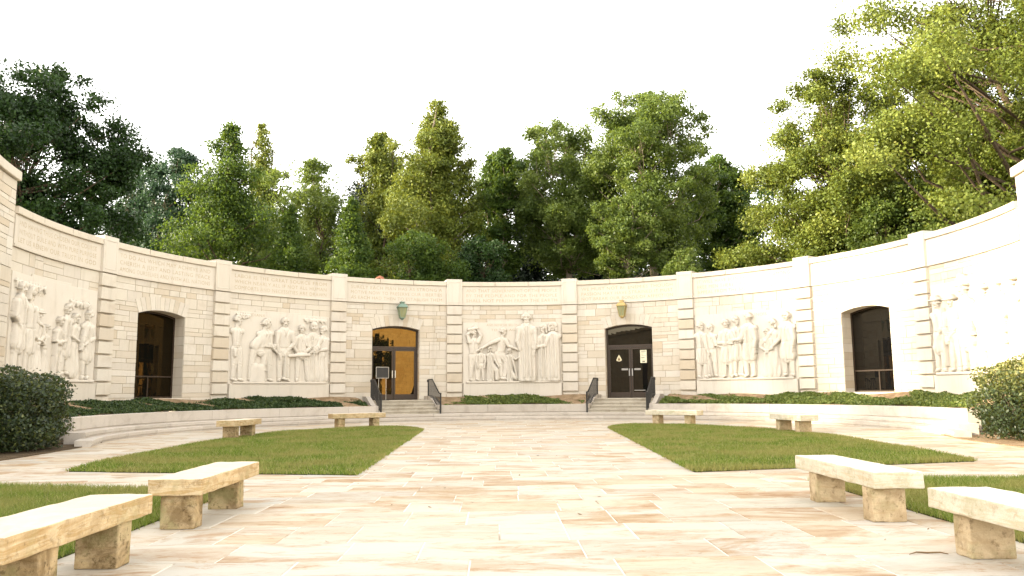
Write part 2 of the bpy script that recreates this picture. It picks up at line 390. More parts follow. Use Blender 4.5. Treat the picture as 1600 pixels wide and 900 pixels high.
# paving: real flagstones in courses, each stone its own colour
random.seed(11)
mb = MB(); mb.add([(-13.2, -31, -.0045), (13.2, -31, -.0045), (13.2, 10.9, -.0045), (-13.2, 10.9, -.0045)], [(0, 1, 2, 3)])
jb = mb
pv = MB(); y = -31.0
while y < 10.8:
    hrow = random.choice([.46, .55, .62, .7, .8, .92]); x = -13.2 + random.uniform(-.6, 0)
    while x < 13.2:
        wd = random.choice([.55, .7, .85, 1.0, 1.2, 1.45])
        splits = [(x, x + wd, y, y + hrow)]
        q = random.random()
        if q < .22 and hrow > .6:
            k = random.uniform(.38, .62); splits = [(x, x + wd, y, y + hrow * k), (x, x + wd, y + hrow * k, y + hrow)]
        elif q < .32 and wd > .9 and hrow > .6:
            k = random.uniform(.35, .65); k2 = random.uniform(.4, .6)
            splits = [(x, x + wd * k, y, y + hrow), (x + wd * k, x + wd, y, y + hrow * k2), (x + wd * k, x + wd, y + hrow * k2, y + hrow)]
        for a0, a1, b0, b1 in splits:
            if math.hypot((a0 + a1) / 2, max((b0 + b1) / 2, 0)) > 12.9 and b0 > 0: continue
            j = random.uniform(.0035, .0065); zt = random.uniform(-.0018, .0018); c = .006
            j2 = lambda: random.uniform(-.0025, .0025)
            x0, x1, y0, y1 = a0 + j + j2(), a1 - j + j2(), b0 + j + j2(), b1 - j + j2()
            pv.add([(x0, y0, -.02), (x1, y0, -.02), (x1, y1, -.02), (x0, y1, -.02), (x0, y0, zt - c), (x1, y0, zt - c), (x1, y1, zt - c), (x0, y1, zt - c),
                    (x0 + c, y0 + c, zt), (x1 - c, y0 + c, zt + j2() * .5), (x1 - c, y1 - c, zt + j2() * .5), (x0 + c, y1 - c, zt)],
                   [(8, 9, 10, 11), (4, 5, 9, 8), (5, 6, 10, 9), (6, 7, 11, 10), (7, 4, 8, 11), (0, 1, 5, 4), (1, 2, 6, 5), (2, 3, 7, 6), (3, 0, 4, 7)])
        x += wd
    y += hrow
struct(jb.build('paving_bed', M['joint'])); struct(pv.build('paving', M['paving']))

# lawns
def smooth_closed(corner_runs, n=10):
    """runs of points; inside one run a Catmull-Rom curve, between runs a straight edge"""
    out = []
    for run in corner_runs:
        if len(run) < 3: out += run; continue
        P = [np.array(q, float) for q in run]; P = [2 * P[0] - P[1]] + P + [2 * P[-1] - P[-2]]
        for i in range(1, len(P) - 2):
            for k in range(n):
                t = k / n; a, b, c, d = P[i - 1], P[i], P[i + 1], P[i + 2]
                out.append(tuple(.5 * ((2 * b) + (c - a) * t + (2 * a - 5 * b + 4 * c - d) * t * t + (3 * b - a - 3 * c + d) * t ** 3)))
        out.append(tuple(P[-2]))
    return out
LA = smooth_closed([[(-2.71, -11.35)], [(-3.02, 2.25), (-3.45, 3.9), (-4.3, 4.9), (-5.6, 4.0), (-7.0, 2.0), (-7.62, -1.0), (-7.72, -5.09), (-7.55, -8.3), (-7.3, -10.3)]])
RA = smooth_closed([[(6.84, -10.25), (7.2, -7.4), (7.5, -3.9), (7.35, -.6), (6.5, 2.2), (5.2, 4.1), (4.0, 4.9), (3.2, 3.8), (2.8, 2.35)], [(2.11, -11.43)]])
LB = [(-3.86, -12.95), (-7.9, -12.35), (-8.4, -30), (-3.8, -30)]
RB = [(3.27, -12.75), (3.12, -30), (7.6, -30), (7.0, -12.75)]
def inside(P, poly):
    x, y = P[:, 0], P[:, 1]; r = np.zeros(len(P), bool); n = len(poly)
    for i in range(n):
        x0, y0 = poly[i]; x1, y1 = poly[(i + 1) % n]
        if y0 == y1: continue
        c = ((y0 > y) != (y1 > y)) & (x < (x1 - x0) * (y - y0) / (y1 - y0) + x0); r ^= c
    return r
rng = np.random.default_rng(5)
def blades(poly, n, h, wd, near=None):
    P = np.array(poly); lo, hi = P.min(0), P.max(0)
    if near: lo[1] = max(lo[1], near)
    q = lo + rng.random((int(n * 1.6), 2)) * (hi - lo); q = q[inside(q, poly)][:n]
    # shaggy rim: extra blades along the edges
    E = []
    for i in range(len(poly)):
        a, b = np.array(poly[i]), np.array(poly[(i + 1) % len(poly)]); L = np.linalg.norm(b - a)
        k = int(L * 220); t = rng.random((k, 1)); e = a + (b - a) * t + rng.normal(0, .03, (k, 2)); E.append(e)
    q = np.concatenate([q] + E); 
    if near: q = q[q[:, 1] > near]
    k = len(q); ang = rng.random(k) * 2 * PI
    patch = .75 + .5 * (np.sin(q[:, 0] * 1.7 + 1) * np.sin(q[:, 1] * 1.3) * .5 + .5)
    hh = h * (.55 + .8 * rng.random(k)) * patch; ww = wd * (.6 + .8 * rng.random(k))
    lean = rng.normal(0, .45, (k, 2)) * hh[:, None]
    dx = np.stack([np.cos(ang), np.sin(ang)], -1) * ww[:, None] / 2
    z0 = np.full((k, 1), .012)
    v0 = np.concatenate([q - dx, z0], 1); v1 = np.concatenate([q + dx, z0], 1)
    v2 = np.concatenate([q + lean * .45 + dx * .7, (hh * .6)[:, None] + .012], 1); v3 = np.concatenate([q + lean * .45 - dx * .7, (hh * .6)[:, None] + .012], 1)
    v4 = np.concatenate([q + lean + dx * .12, hh[:, None] + .012], 1); v5 = np.concatenate([q + lean - dx * .12, hh[:, None] + .012], 1)
    V = np.stack([v0, v1, v2, v3, v4, v5], 1).reshape(-1, 3)
    b = (np.arange(k) * 6)[:, None]
    Fq = np.concatenate([b + np.array([[0, 1, 2, 3]]), b + np.array([[3, 2, 4, 5]])], 1).reshape(-1, 4)
    rr = np.repeat(np.clip(rng.random(k) ** 1.1, 0, 1), 2)
    return V, Fq, rr
def lawn(poly, n, h, wd, near=None):
    mb = MB(); k = len(poly)
    mb.add([(x, y, .012) for x, y in poly] + [(x, y, -.03) for x, y in poly], [tuple(range(k))] + [(i, i + k, (i + 1) % k + k, (i + 1) % k) for i in range(k)])
    struct(mb.build('lawn_soil', M['turf']))
    V, Fq, rr = blades(poly, n, h, wd, near)
    o = raw('grass', V, Fq, M['blade'], None, rr); o['kind'] = 'stuff'; return o
def area2(p): return sum(p[i][0] * p[(i + 1) % len(p)][1] - p[(i + 1) % len(p)][0] * p[i][1] for i in range(len(p)))
for pp in (LA, RA, LB, RB):
    if area2(pp) < 0: pp.reverse()
lawn(LA, 90000, .052, .012); lawn(RA, 90000, .052, .012)
lawn(LB, 100000, .058, .0055, -19.5); lawn(RB, 100000, .058, .0055, -19.5)

# ================================================================== terrace with steps
random.seed(3)
ter = thing('terrace', 'long curved limestone terrace edge with two low steps in front of the carved wall', 'terrace')
def ringstones(name, r0, r1, z0, z1, thmax, L, mat, gap=.004, parent=ter, th0=None):
    mb = MB(); a = math.radians(thmax); s = -a if th0 is None else math.radians(th0)
    while s < a - 1e-4:
        ds = min(random.uniform(.75, 1.25) * L / r0, a - s)
        if a - s - ds < .3 * L / r0: ds = a - s
        g_ = gap / r0
        rr = random.random()
        n = 4; dz = random.uniform(-.002, .002); dr = random.uniform(-.002, .002)
        vs = []; c = .008
        for i in range(n + 1):
            t = s + g_ + (ds - 2 * g_) * i / n; sn, cs = math.sin(t), math.cos(t)
            for r_, z_ in ((r0 + dr + .022, z0), (r1, z0), (r1, z1 + dz), (r0 + dr + c, z1 + dz), (r0 + dr, z1 + dz - c), (r0 + dr, z1 + dz - .09 if z1 < .5 else z1 - .3), (r0 + dr + .022, z1 + dz - .105 if z1 < .5 else z1 - .325)):
                vs.append((r_ * sn, r_ * cs, z_))
        fs = []
        for i in range(n):
            for k in range(7):
                k2 = (k + 1) % 7; fs.append((i * 7 + k, i * 7 + k2, i * 7 + 7 + k2, i * 7 + 7 + k))
        fs.append((6, 5, 4, 3, 2, 1, 0)); e = n * 7; fs.append((e, e + 1, e + 2, e + 3, e + 4, e + 5, e + 6))
        mb.add(vs, fs, rr)
        s += ds
    return mb.build(name, mat, parent)
ringstones('lower_step', 10.80, 11.16, -.02, .145, 113.2, 2.0, M['step'])
ringstones('upper_step', 11.06, 11.52, .02, .287, 107.6, 2.2, M['step'])
DOOR_TH = 22.34
# the retaining wall is interrupted by the two stairs
for k, (a0, a1) in enumerate(((-105, -DOOR_TH - 6.9), (-DOOR_TH + 6.9, DOOR_TH - 6.9), (DOOR_TH + 6.9, 105))):
    ringstones('retaining_wall', 11.42, 11.72, .1, .628, a1, 2.6, M['step'], th0=a0)

# planting beds (mulch) between terrace edge and wall, with ground cover
def bed_z(r, th):
    t = np.clip((r - 11.68) / (13.5 - 11.68), 0, 1)
    return .60 + t * .42 + .05 * np.sin(th * 23) * np.sin(r * 5)
def bed(a0, a1, density, leafmat, label, bald):
    mb = MB(); n = max(6, int((a1 - a0) / 1.0)); k = 7
    vs = []
    for i in range(n + 1):
        th = math.radians(a0 + (a1 - a0) * i / n)
        for j in range(k + 1):
            r = 11.66 + (13.62 - 11.66) * j / k; vs.append((r * math.sin(th), r * math.cos(th), float(bed_z(r, th))))
    fs = [(i * (k + 1) + j, i * (k + 1) + j + 1, (i + 1) * (k + 1) + j + 1, (i + 1) * (k + 1) + j) for i in range(n) for j in range(k)]
    struct(mb.add(vs, fs, .5) or mb.build('planting_bed', M['soil'], smooth=True))
    cnt = int(density * 2.4 * (a1 - a0)); th = np.radians(a0 + .4 + rng.random(cnt) * (a1 - a0 - .8)); r = 11.70 + rng.random(cnt) * 1.72
    f = .9 * np.sin(th * 13.0 + bald) + .8 * np.sin(th * 29 + r * 2.3 + bald) + .6 * np.sin(r * 5 + th * 17) + .5 * np.sin(th * 71 + r * 9) - .9 * (r - 12.75)
    edge = np.minimum(th - math.radians(a0), math.radians(a1) - th) * 12.5
    f += np.where(edge > 1.2, .45, -.6) + .9 * np.clip((12.5 - r), -1, .6)
    keep = f > rng.normal(-.1, .35, cnt); th, r, f = th[keep], r[keep], f[keep]
    bump = .5 + .5 * np.sin(th * 160 + 3 * np.sin(r * 11)) * np.sin(r * 19 + th * 40)
    hh = (.02 + .085 * np.clip(f + .2, 0, 1.3) * (.35 + .65 * bump)) * (.25 + .85 * rng.random(len(th)))
    c = np.stack([r * np.sin(th), r * np.cos(th), bed_z(r, th) + hh], -1)
    V, Fq, rr = leafquads(c, .075, rng, up=.55); o = raw('ground_cover', V, Fq, leafmat, None, rr); o['kind'] = 'stuff'
def leafquads(c, L, rng, up=.3, out=None, wfrac=.55, clump=None):
    k = len(c); nrm = rng.normal(0, 1, (k, 3)); nrm /= np.linalg.norm(nrm, axis=1)[:, None]
    nrm = nrm + np.array([0, 0, up])
    if out is not None: nrm = nrm + out
    nrm /= np.linalg.norm(nrm, axis=1)[:, None]
    t = rng.normal(0, 1, (k, 3)); t -= nrm * (t * nrm).sum(1)[:, None]; t /= np.linalg.norm(t, axis=1)[:, None]
    b = np.cross(nrm, t); l = L * (.6 + .8 * rng.random(k))[:, None]; wv = l * wfrac
    V = np.stack([c - t * l * .5, c + b * wv * .5 - nrm * l * .06, c + t * l * .5, c - b * wv * .5 - nrm * l * .06], 1).reshape(-1, 3)
    Fq = (np.arange(k) * 4)[:, None] + np.arange(4)[None]
    rr = rng.random(k)
    if clump is not None: rr = np.clip(.5 * rr + .5 * clump, 0, 1)
    return V, Fq, rr
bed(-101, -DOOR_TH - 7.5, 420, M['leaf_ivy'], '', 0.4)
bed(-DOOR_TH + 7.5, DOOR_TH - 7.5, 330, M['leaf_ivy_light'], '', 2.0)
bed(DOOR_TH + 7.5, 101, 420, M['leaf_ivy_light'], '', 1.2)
# mulch strips outside the ends of the steps, under the shrubs
for sx, pts in ((-1, [(-9.55, -10.5), (-9.75, -7.4), (-10.05, -4.6), (-10.5, -2.6), (-12.9, -2.6), (-12.9, -10.5)]), (1, [(9.2, -11.0), (9.45, -7.4), (9.75, -4.9), (10.3, -3.0), (12.9, -3.0), (12.9, -11.0)])):
    mb = MB(); n = len(pts); P = [(x, y, .02) for x, y in pts] + [(x, y, -.04) for x, y in pts]
    mb.add(P, [tuple(range(n)) if sx > 0 else tuple(range(n))[::-1]] + [(i, (i + 1) % n, (i + 1) % n + n, i + n) for i in range(n)]); struct(mb.build('mulch_bed', M['shaded_soil' if sx < 0 else 'soil']))

# ================================================================== entrance stairs with railings
def polar(th0, r, t, z):
    """point at radius r, t metres to the right (clockwise) of the radial line at angle th0"""
    a = math.radians(th0); return (r * math.sin(a) + t * math.cos(a), r * math.cos(a) - t * math.sin(a), z)
HW = 1.28
def stairs(th, label):
    st = thing('entrance_stairs', label, 'stairs', polar(th, 11.4, 0, 0.28), 0)
    inv = Vector(st.location)
    def fn(t, r, z): return tuple(Vector(polar(th, r, t, z)) - inv)
    for k in range(4):
        mb = MB(); r0 = 11.30 + .30 * k; z1 = .287 + .141 * (k + 1)
        cuts = [-HW, random.uniform(-.4, .5), HW]
        for a, b in zip(cuts, cuts[1:]):
            rr_ = random.random(); j_ = random.uniform(-.003, .003); r9 = r0 + .36 if k < 3 else 13.9
            mb.box(a + .002, b - .002, r0 + .035 + j_, r9, z1 - .145, z1 - .05, rr_, fn=fn)
            mb.box(a + .002, b - .002, r0 + j_, r9, z1 - .0495, z1, rr_, fn=fn)
        mb.build('step', M['stair'], st)
    for sd in (-1, 1):
        mb = MB(); a, b = sd * HW + .003 * sd, sd * (HW + .2)
        prof = [(11.36, .27), (13.46, .27), (13.46, 1.02), (12.75, 1.02), (11.80, .66), (11.36, .64)]
        vs = [fn(a, r, z) for r, z in prof] + [fn(b, r, z) for r, z in prof]; n = len(prof)
        mb.add(vs, [tuple(range(n)), tuple(range(n, 2 * n))[::-1]] + [(i, i + n, (i + 1) % n + n, (i + 1) % n) for i in range(n)])
        mb.build('cheek_curb', M['step'], st)
    return st
stairs(-DOOR_TH, 'four worn stone steps up to the double door reflecting golden light')
stairs(DOOR_TH, 'four pale stone steps up to the black double door with a notice')
RAILN = 13
def railing(th, t, label, mirror):
    o = thing('handrail', label, 'railing', polar(th, 11.25, t, .287), 0, 'black iron handrails beside the door steps')
    inv = Vector(o.location)
    def P(r, z): return tuple(Vector(polar(th, r, t, z)) - inv)
    # line of the treads
    top = [(11.13, .287 + .84), (11.36, .287 + .84), (12.30, 1.72), (12.92, 1.72)]
    mb = MB()
    for (r0, z0), (r1, z1) in zip(top, top[1:]): mb.tube([P(r0, z0), P(r1, z1)], .026, 8)
    mb.tube([P(12.92, 1.72), P(13.0, 1.70), P(13.0, 1.61)], .024, 8)
    mb.build('top_rail', M['iron'], o)
    def ztop(r):
        for (r0, z0), (r1, z1) in zip(top, top[1:]):
            if r0 <= r <= r1: return z0 + (z1 - z0) * (r - r0) / (r1 - r0)
        return 1.72
    def zbot(r):
        return .287 if r < 11.3 else min(.287 + .141 * (int((r - 11.3) / .30) + 1), .851)
    mb = MB(); low = [(11.2, .44), (11.36, .46), (12.30, 1.02), (12.92, 1.02)]
    for (r0, z0), (r1, z1) in zip(low, low[1:]): mb.tube([P(r0, z0), P(r1, z1)], .014, 6)
    mb.build('bottom_rail', M['iron'], o)
    for r in (11.15, 12.9):
        mb = MB(); mb.tube([P(r, zbot(r) - .01), P(r, ztop(r))], .026 , 8); mb.build('post', M['iron'], o)
    for k in range(RAILN):
        r = 11.15 + (12.9 - 11.15) * (k + 1) / (RAILN + 1); mb = MB()
        mb.tube([P(r, zbot(r) - .01 if k < 2 else max(zbot(r), .44 if r < 11.36 else (.46 + .56 * (min(r, 12.3) - 11.36) / .94) - .1)), P(r, ztop(r))], .0135, 6); mb.build('baluster', M['iron'], o)
    return o
railing(-DOOR_TH, -HW + .06, 'black iron handrail left of the golden door, partly behind the small framed sign', 0)
railing(-DOOR_TH, HW + .02, 'black iron handrail with balusters right of the golden door, nearest the central carved panel', 0)
railing(DOOR_TH, -HW - .02, 'black iron handrail with balusters left of the black door with the notice', 0)
railing(DOOR_TH, HW - .06, 'black iron handrail right of the black door with the notice', 0)
# sign on two legs in front of the left door
p0 = polar(-DOOR_TH, 12.75, -.78, .851)
sg = thing('sign_stand', 'dark framed sign panel on two grey legs in front of the golden door', 'sign', p0)
a_ = -math.radians(-DOOR_TH)
sg.rotation_euler = (0, 0, -math.radians(-DOOR_TH) )
mb = MB(); W_, H_ = .27, .46
mb.box(-W_, W_, -.008, .008, .94, 1.40); mb.build('panel', M['dark'], sg)
mb = MB()
for a, b in (((-W_, 0, .94), (W_, 0, .94)), ((-W_, 0, 1.40), (W_, 0, 1.40)), ((-W_, 0, .94), (-W_, 0, 1.40)), ((W_, 0, .94), (W_, 0, 1.40))): mb.tube([a, b], .012, 6)
mb.build('frame', M['steel'], sg)
for x in (-.16, .16):
    mb = MB(); mb.tube([(x, 0, .02), (x, 0, .925)], .013, 8); mb.build('leg', M['steel'], sg)
mb = MB(); mb.box(-.26, .26, -.16, .16, 0, .02); mb.build('base', M['iron'], sg)

# a few dry leaf scraps blown over the paving
nf = 70; c = np.stack([rng.uniform(-3.2, 3.0, nf), rng.uniform(-19, 6, nf), rng.uniform(.006, .014, nf)], -1)
V, Fq, rr = leafquads(c, .045, rng, up=3.0); o = raw('fallen_leaves', V, Fq, M['twig'], None, rr); o['kind'] = 'stuff'
# ================================================================== memorial wall
HALF = 11.17
HB = math.radians(HALF) * R           # half bay, arc length
wall = thing('memorial_wall', 'curved limestone memorial wall with five carved panels and two arched doors', 'wall')
wall['kind'] = 'thing'
PW = .345                              # half width of a pilaster
Z_SP, Z_CR = 3.93, 4.09                # arch spring and crown
HWO = 1.06                             # half opening
random.seed(21)
def courses(z0, z1, fixed=()):
    zs = [z0]; marks = sorted(list(fixed) + [z1])
    for mk in marks:
        while mk - zs[-1] > .46:
            zs.append(zs[-1] + random.choice([.15, .2, .24, .28, .32, .38]))
        if mk - zs[-1] > .4: zs.append((zs[-1] + mk) / 2)
        zs.append(mk)
    return zs
def ashlar(mb, s0, s1, zs, d=0.0, fn=None):
    for za, zb in zip(zs, zs[1:]):
        s = s0
        while s < s1 - 1e-3:
            wd = random.choice([.32, .45, .55, .7, .85, 1.05]) * (1.0 if zb - za > .2 else 1.15)
            if s1 - s - wd < .28: wd = s1 - s
            if s + wd > s1: wd = s1 - s
            parts = [(s, s + wd, za, zb)]
            if zb - za > .27 and random.random() < .28:
                k = random.uniform(.35, .65); parts = [(s, s + wd, za, za + (zb - za) * k), (s, s + wd, za + (zb - za) * k, zb)]
            for a, b, c, e in parts:
                g_ = .0055; dd = d + random.uniform(-.004, .007)
                if fn: fn(mb, a + g_, b - g_, c + g_, e - g_, dd)
                else: cylbox(mb, a + g_, b - g_, c + g_, e - g_, d - .03, dd, inset=.006, step=.7)
            s += wd
def shiftS(sc_): return sc_
texts = {
 0: ['AND HAVING THUS CHOSEN OUR COURSE', 'WITHOUT GUILE AND WITH PURE PURPOSE', 'LET US RENEW OUR TRUST IN GOD'],
 1: ['TO DO ALL WHICH MAY ACHIEVE AND', 'CHERISH A JUST AND LASTING PEACE', 'AMONG OURSELVES AND WITH ALL NATIONS'],
 2: ['LABOR IS THE GREAT SOURCE FROM', 'WHICH NEARLY ALL IF NOT ALL HUMAN', 'COMFORTS AND NECESSITIES ARE DRAWN'],
 3: ['SURELY EACH MAN HAS AS STRONG A', 'MOTIVE NOW TO PRESERVE OUR LIBERTIES', 'AS EACH HAD THEN TO ESTABLISH THEM'],
 4: ['AND THAT GOVERNMENT OF THE PEOPLE', 'BY THE PEOPLE AND FOR THE PEOPLE', 'SHALL NOT PERISH FROM THE EARTH'],
 5: ['WE MUST NOT BE ENEMIES THOUGH', 'PASSION MAY HAVE STRAINED IT MUST', 'NOT BREAK OUR BONDS OF AFFECTION'],
 6: ['IT WILL HAVE BEEN PROVED THAT AMONG', 'FREE MEN THERE CAN BE NO SUCCESSFUL', 'APPEAL FROM THE BALLOT TO THE BULLET'],
 7: ['LET US HAVE FAITH THAT RIGHT MAKES', 'MIGHT AND LET US TO THE END DARE', 'TO DO OUR DUTY AS WE UNDERSTAND IT'],
}
dg = None
def textmesh(lines, width, zbase, dz, size, smid, d, name, parent, mat, depth=.004, justify=True):
    V = []; Fc = []; b = 0
    for k, ln in enumerate(lines):
        cu = bpy.data.curves.new('txt', 'FONT'); cu.body = ln; cu.size = size; cu.align_x = 'LEFT'; cu.resolution_u = 3; cu.space_character = 1.12
        ob = bpy.data.objects.new('txt', cu); COL.objects.link(ob)
        dgr = bpy.context.evaluated_depsgraph_get(); me = ob.evaluated_get(dgr).to_mesh()
        vs = np.array([v.co[:2] for v in me.vertices]); fs = [tuple(p.vertices) for p in me.polygons]
        ob.evaluated_get(dgr).to_mesh_clear(); bpy.data.objects.remove(ob); bpy.data.curves.remove(cu)
        x0, x1 = vs[:, 0].min(), vs[:, 0].max()
        sc_ = width / (x1 - x0) if justify else 1.0
        xs = (vs[:, 0] - (x0 + x1) / 2) * sc_ + smid; zs = vs[:, 1] + zbase - dz * k
        V += [cyl(x, z, d) for x, z in zip(xs, zs)]
        Fc += [tuple(i + b for i in f) for f in fs]; b = len(V)
    return raw(name, V, Fc, mat, parent, np.full(len(Fc), .5))

def voussoirs(mb, mid):
    rise = Z_CR - Z_SP; rad = (HWO ** 2 + rise ** 2) / (2 * rise); cz = Z_CR - rad; ph = math.asin(HWO / rad); n = 11
    ro = rad + .47
    for k in range(n):
        a0 = -ph + 2 * ph * k / n; a1 = -ph + 2 * ph * (k + 1) / n; g_ = .0016
        rr = random.random(); vs = []; dd = .016 + random.uniform(-.003, .004)
        for d in (-.62, dd):
            for r_ in (rad, ro):
                for a in (a0 + g_, a1 - g_): vs.append(cyl(mid + r_ * math.sin(a) * (1 + (.04 if r_ == ro else 0)), cz + r_ * math.cos(a), d))
        mb.add(vs, [(0, 1, 3, 2), (4, 6, 7, 5), (0, 4, 5, 1), (2, 3, 7, 6), (0, 2, 6, 4), (1, 5, 7, 3)], rr)

def arch_z(x, drop=0.0):
    rise = Z_CR - Z_SP; rad = (HWO ** 2 + rise ** 2) / (2 * rise); return Z_CR - rad + math.sqrt(max(rad * rad - x * x, 0)) - drop

PANEL_MID = [-89.36, -44.68, 0, 44.68, 89.36]
for i in range(9):
    mid = math.radians((i - 4) * 22.34) * R
    core = MB(); st = MB()
    lo, hi = mid - HB, mid + HB; a, b = lo + PW - .02, hi - PW + .02
    opening = i % 2 == 1
    if opening:
        zb = .2
        cylbox(core, lo, mid - HWO - .02, zb, 5.06, -.62, -.012); cylbox(core, mid + HWO + .02, hi, zb, 5.06, -.62, -.012)
        cylbox(core, mid - HWO - .02, mid + HWO + .02, Z_CR + .06, 5.06, -.62, -.012)
        zs = courses(.55, 5.06, (Z_CR + .02,))
        k = zs.index(Z_CR + .02)
        ashlar(st, a, mid - HWO, zs[:k + 1]); ashlar(st, mid + HWO, b, zs[:k + 1]); ashlar(st, a, b, zs[k:])
        voussoirs(st, mid)
        # jambs
        for sd in (-1, 1):
            z = .55
            while z < Z_SP - .02:
                h_ = min(random.choice([.2, .26, .32, .38]), Z_SP + .01 - z)
                if Z_SP + .01 - z - h_ < .1: h_ = Z_SP + .01 - z
                x0, x1 = sorted((mid + sd * (HWO - random.uniform(0, .004)), mid + sd * (HWO + .05)))
                cylbox(st, x0, x1, z + .005, z + h_ - .005, -.61, -.035, inset=.0); z += h_
    else:
        cylbox(core, lo, hi, .2, 5.06, -.62, -.012)
        ashlar(st, a, b, courses(4.30, 5.06)); 
        ashlar(st, a, mid - 2.2, courses(.55, 4.3)); ashlar(st, mid + 2.2, b, courses(.55, 4.3))
    core.build('wall_core', M['mortar'], wall); st.build('stone_facing', M['ashlar'], wall)
    # frieze, ledge and coping
    fz = MB(); cylbox(fz, lo + PW, hi - PW, 5.066, 5.14, -.6, .062, inset=.006); cylbox(fz, lo + PW, hi - PW, 5.14, 5.915, -.6, .045, inset=.0)
    fo = fz.build('frieze', M['smooth'], wall)
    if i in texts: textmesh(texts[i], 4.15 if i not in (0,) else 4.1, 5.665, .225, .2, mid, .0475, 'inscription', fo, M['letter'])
    cp_ = MB(); n = 3
    for k in range(n):
        s0 = lo + PW + (hi - lo - 2 * PW) * k / n; s1 = lo + PW + (hi - lo - 2 * PW) * (k + 1) / n
        cylbox(cp_, s0 + .003, s1 - .003, 5.935, 6.13 + random.uniform(-.004, .004), -.72, .11, inset=.012)
    cylbox(cp_, lo + PW, hi - PW, 5.915, 5.935, -.6, .03)
    cp_.build('coping', M['coping'], wall)
# pilasters (between bays) - rusticated
for k in range(8):
    s = math.radians((2 * k - 7) * HALF) * R
    pm = MB(); cylbox(pm, s - PW + .012, s + PW - .012, .4, 5.06, -.3, .008)
    zb = 1.14
    cylbox(pm, s - PW, s + PW, .45, zb - .035, -.05, .06, inset=.01)
    for j in range(9):
        z0 = zb + j * .4317
        cylbox(pm, s - PW, s + PW, z0 + .04, z0 + .4317 - (.022 if j < 8 else .0), -.02, .125 + random.uniform(-.004, .004), inset=.012, step=.2)
    po = pm.build('pilaster', M['ashlar'], wall)
    cm = MB(); cylbox(cm, s - PW - .01, s + PW + .01, 5.062, 6.235, -.75, .14, inset=.01, step=.2)
    # raised border round the sunk field of the cap block
    for (u0, u1, z0, z1) in ((-.29, -.25, 5.16, 6.12), (.25, .29, 5.16, 6.12), (-.25, .25, 5.16, 5.2), (-.25, .25, 6.08, 6.12)):
        cylbox(cm, s + u0, s + u1, z0, z1, .13, .152, inset=.006, step=.2)
    cm.build('cap_block', M['smooth'], po)
# end piers
for sd in (-1, 1):
    pm = MB(); s0 = 9 * math.radians(HALF) * R - .05; s1 = s0 + 1.7
    a, b = sorted((sd * s0, sd * s1))
    cylbox(pm, a, b, .2, 6.75, -.8, .10); ashlar(pm, a, b, courses(.5, 6.72), .13)
    cylbox(pm, a - .06, b + .06, 6.735, 6.98, -.9, .22, inset=.015)
    pm.build('end_pier', M['ashlar'], wall)

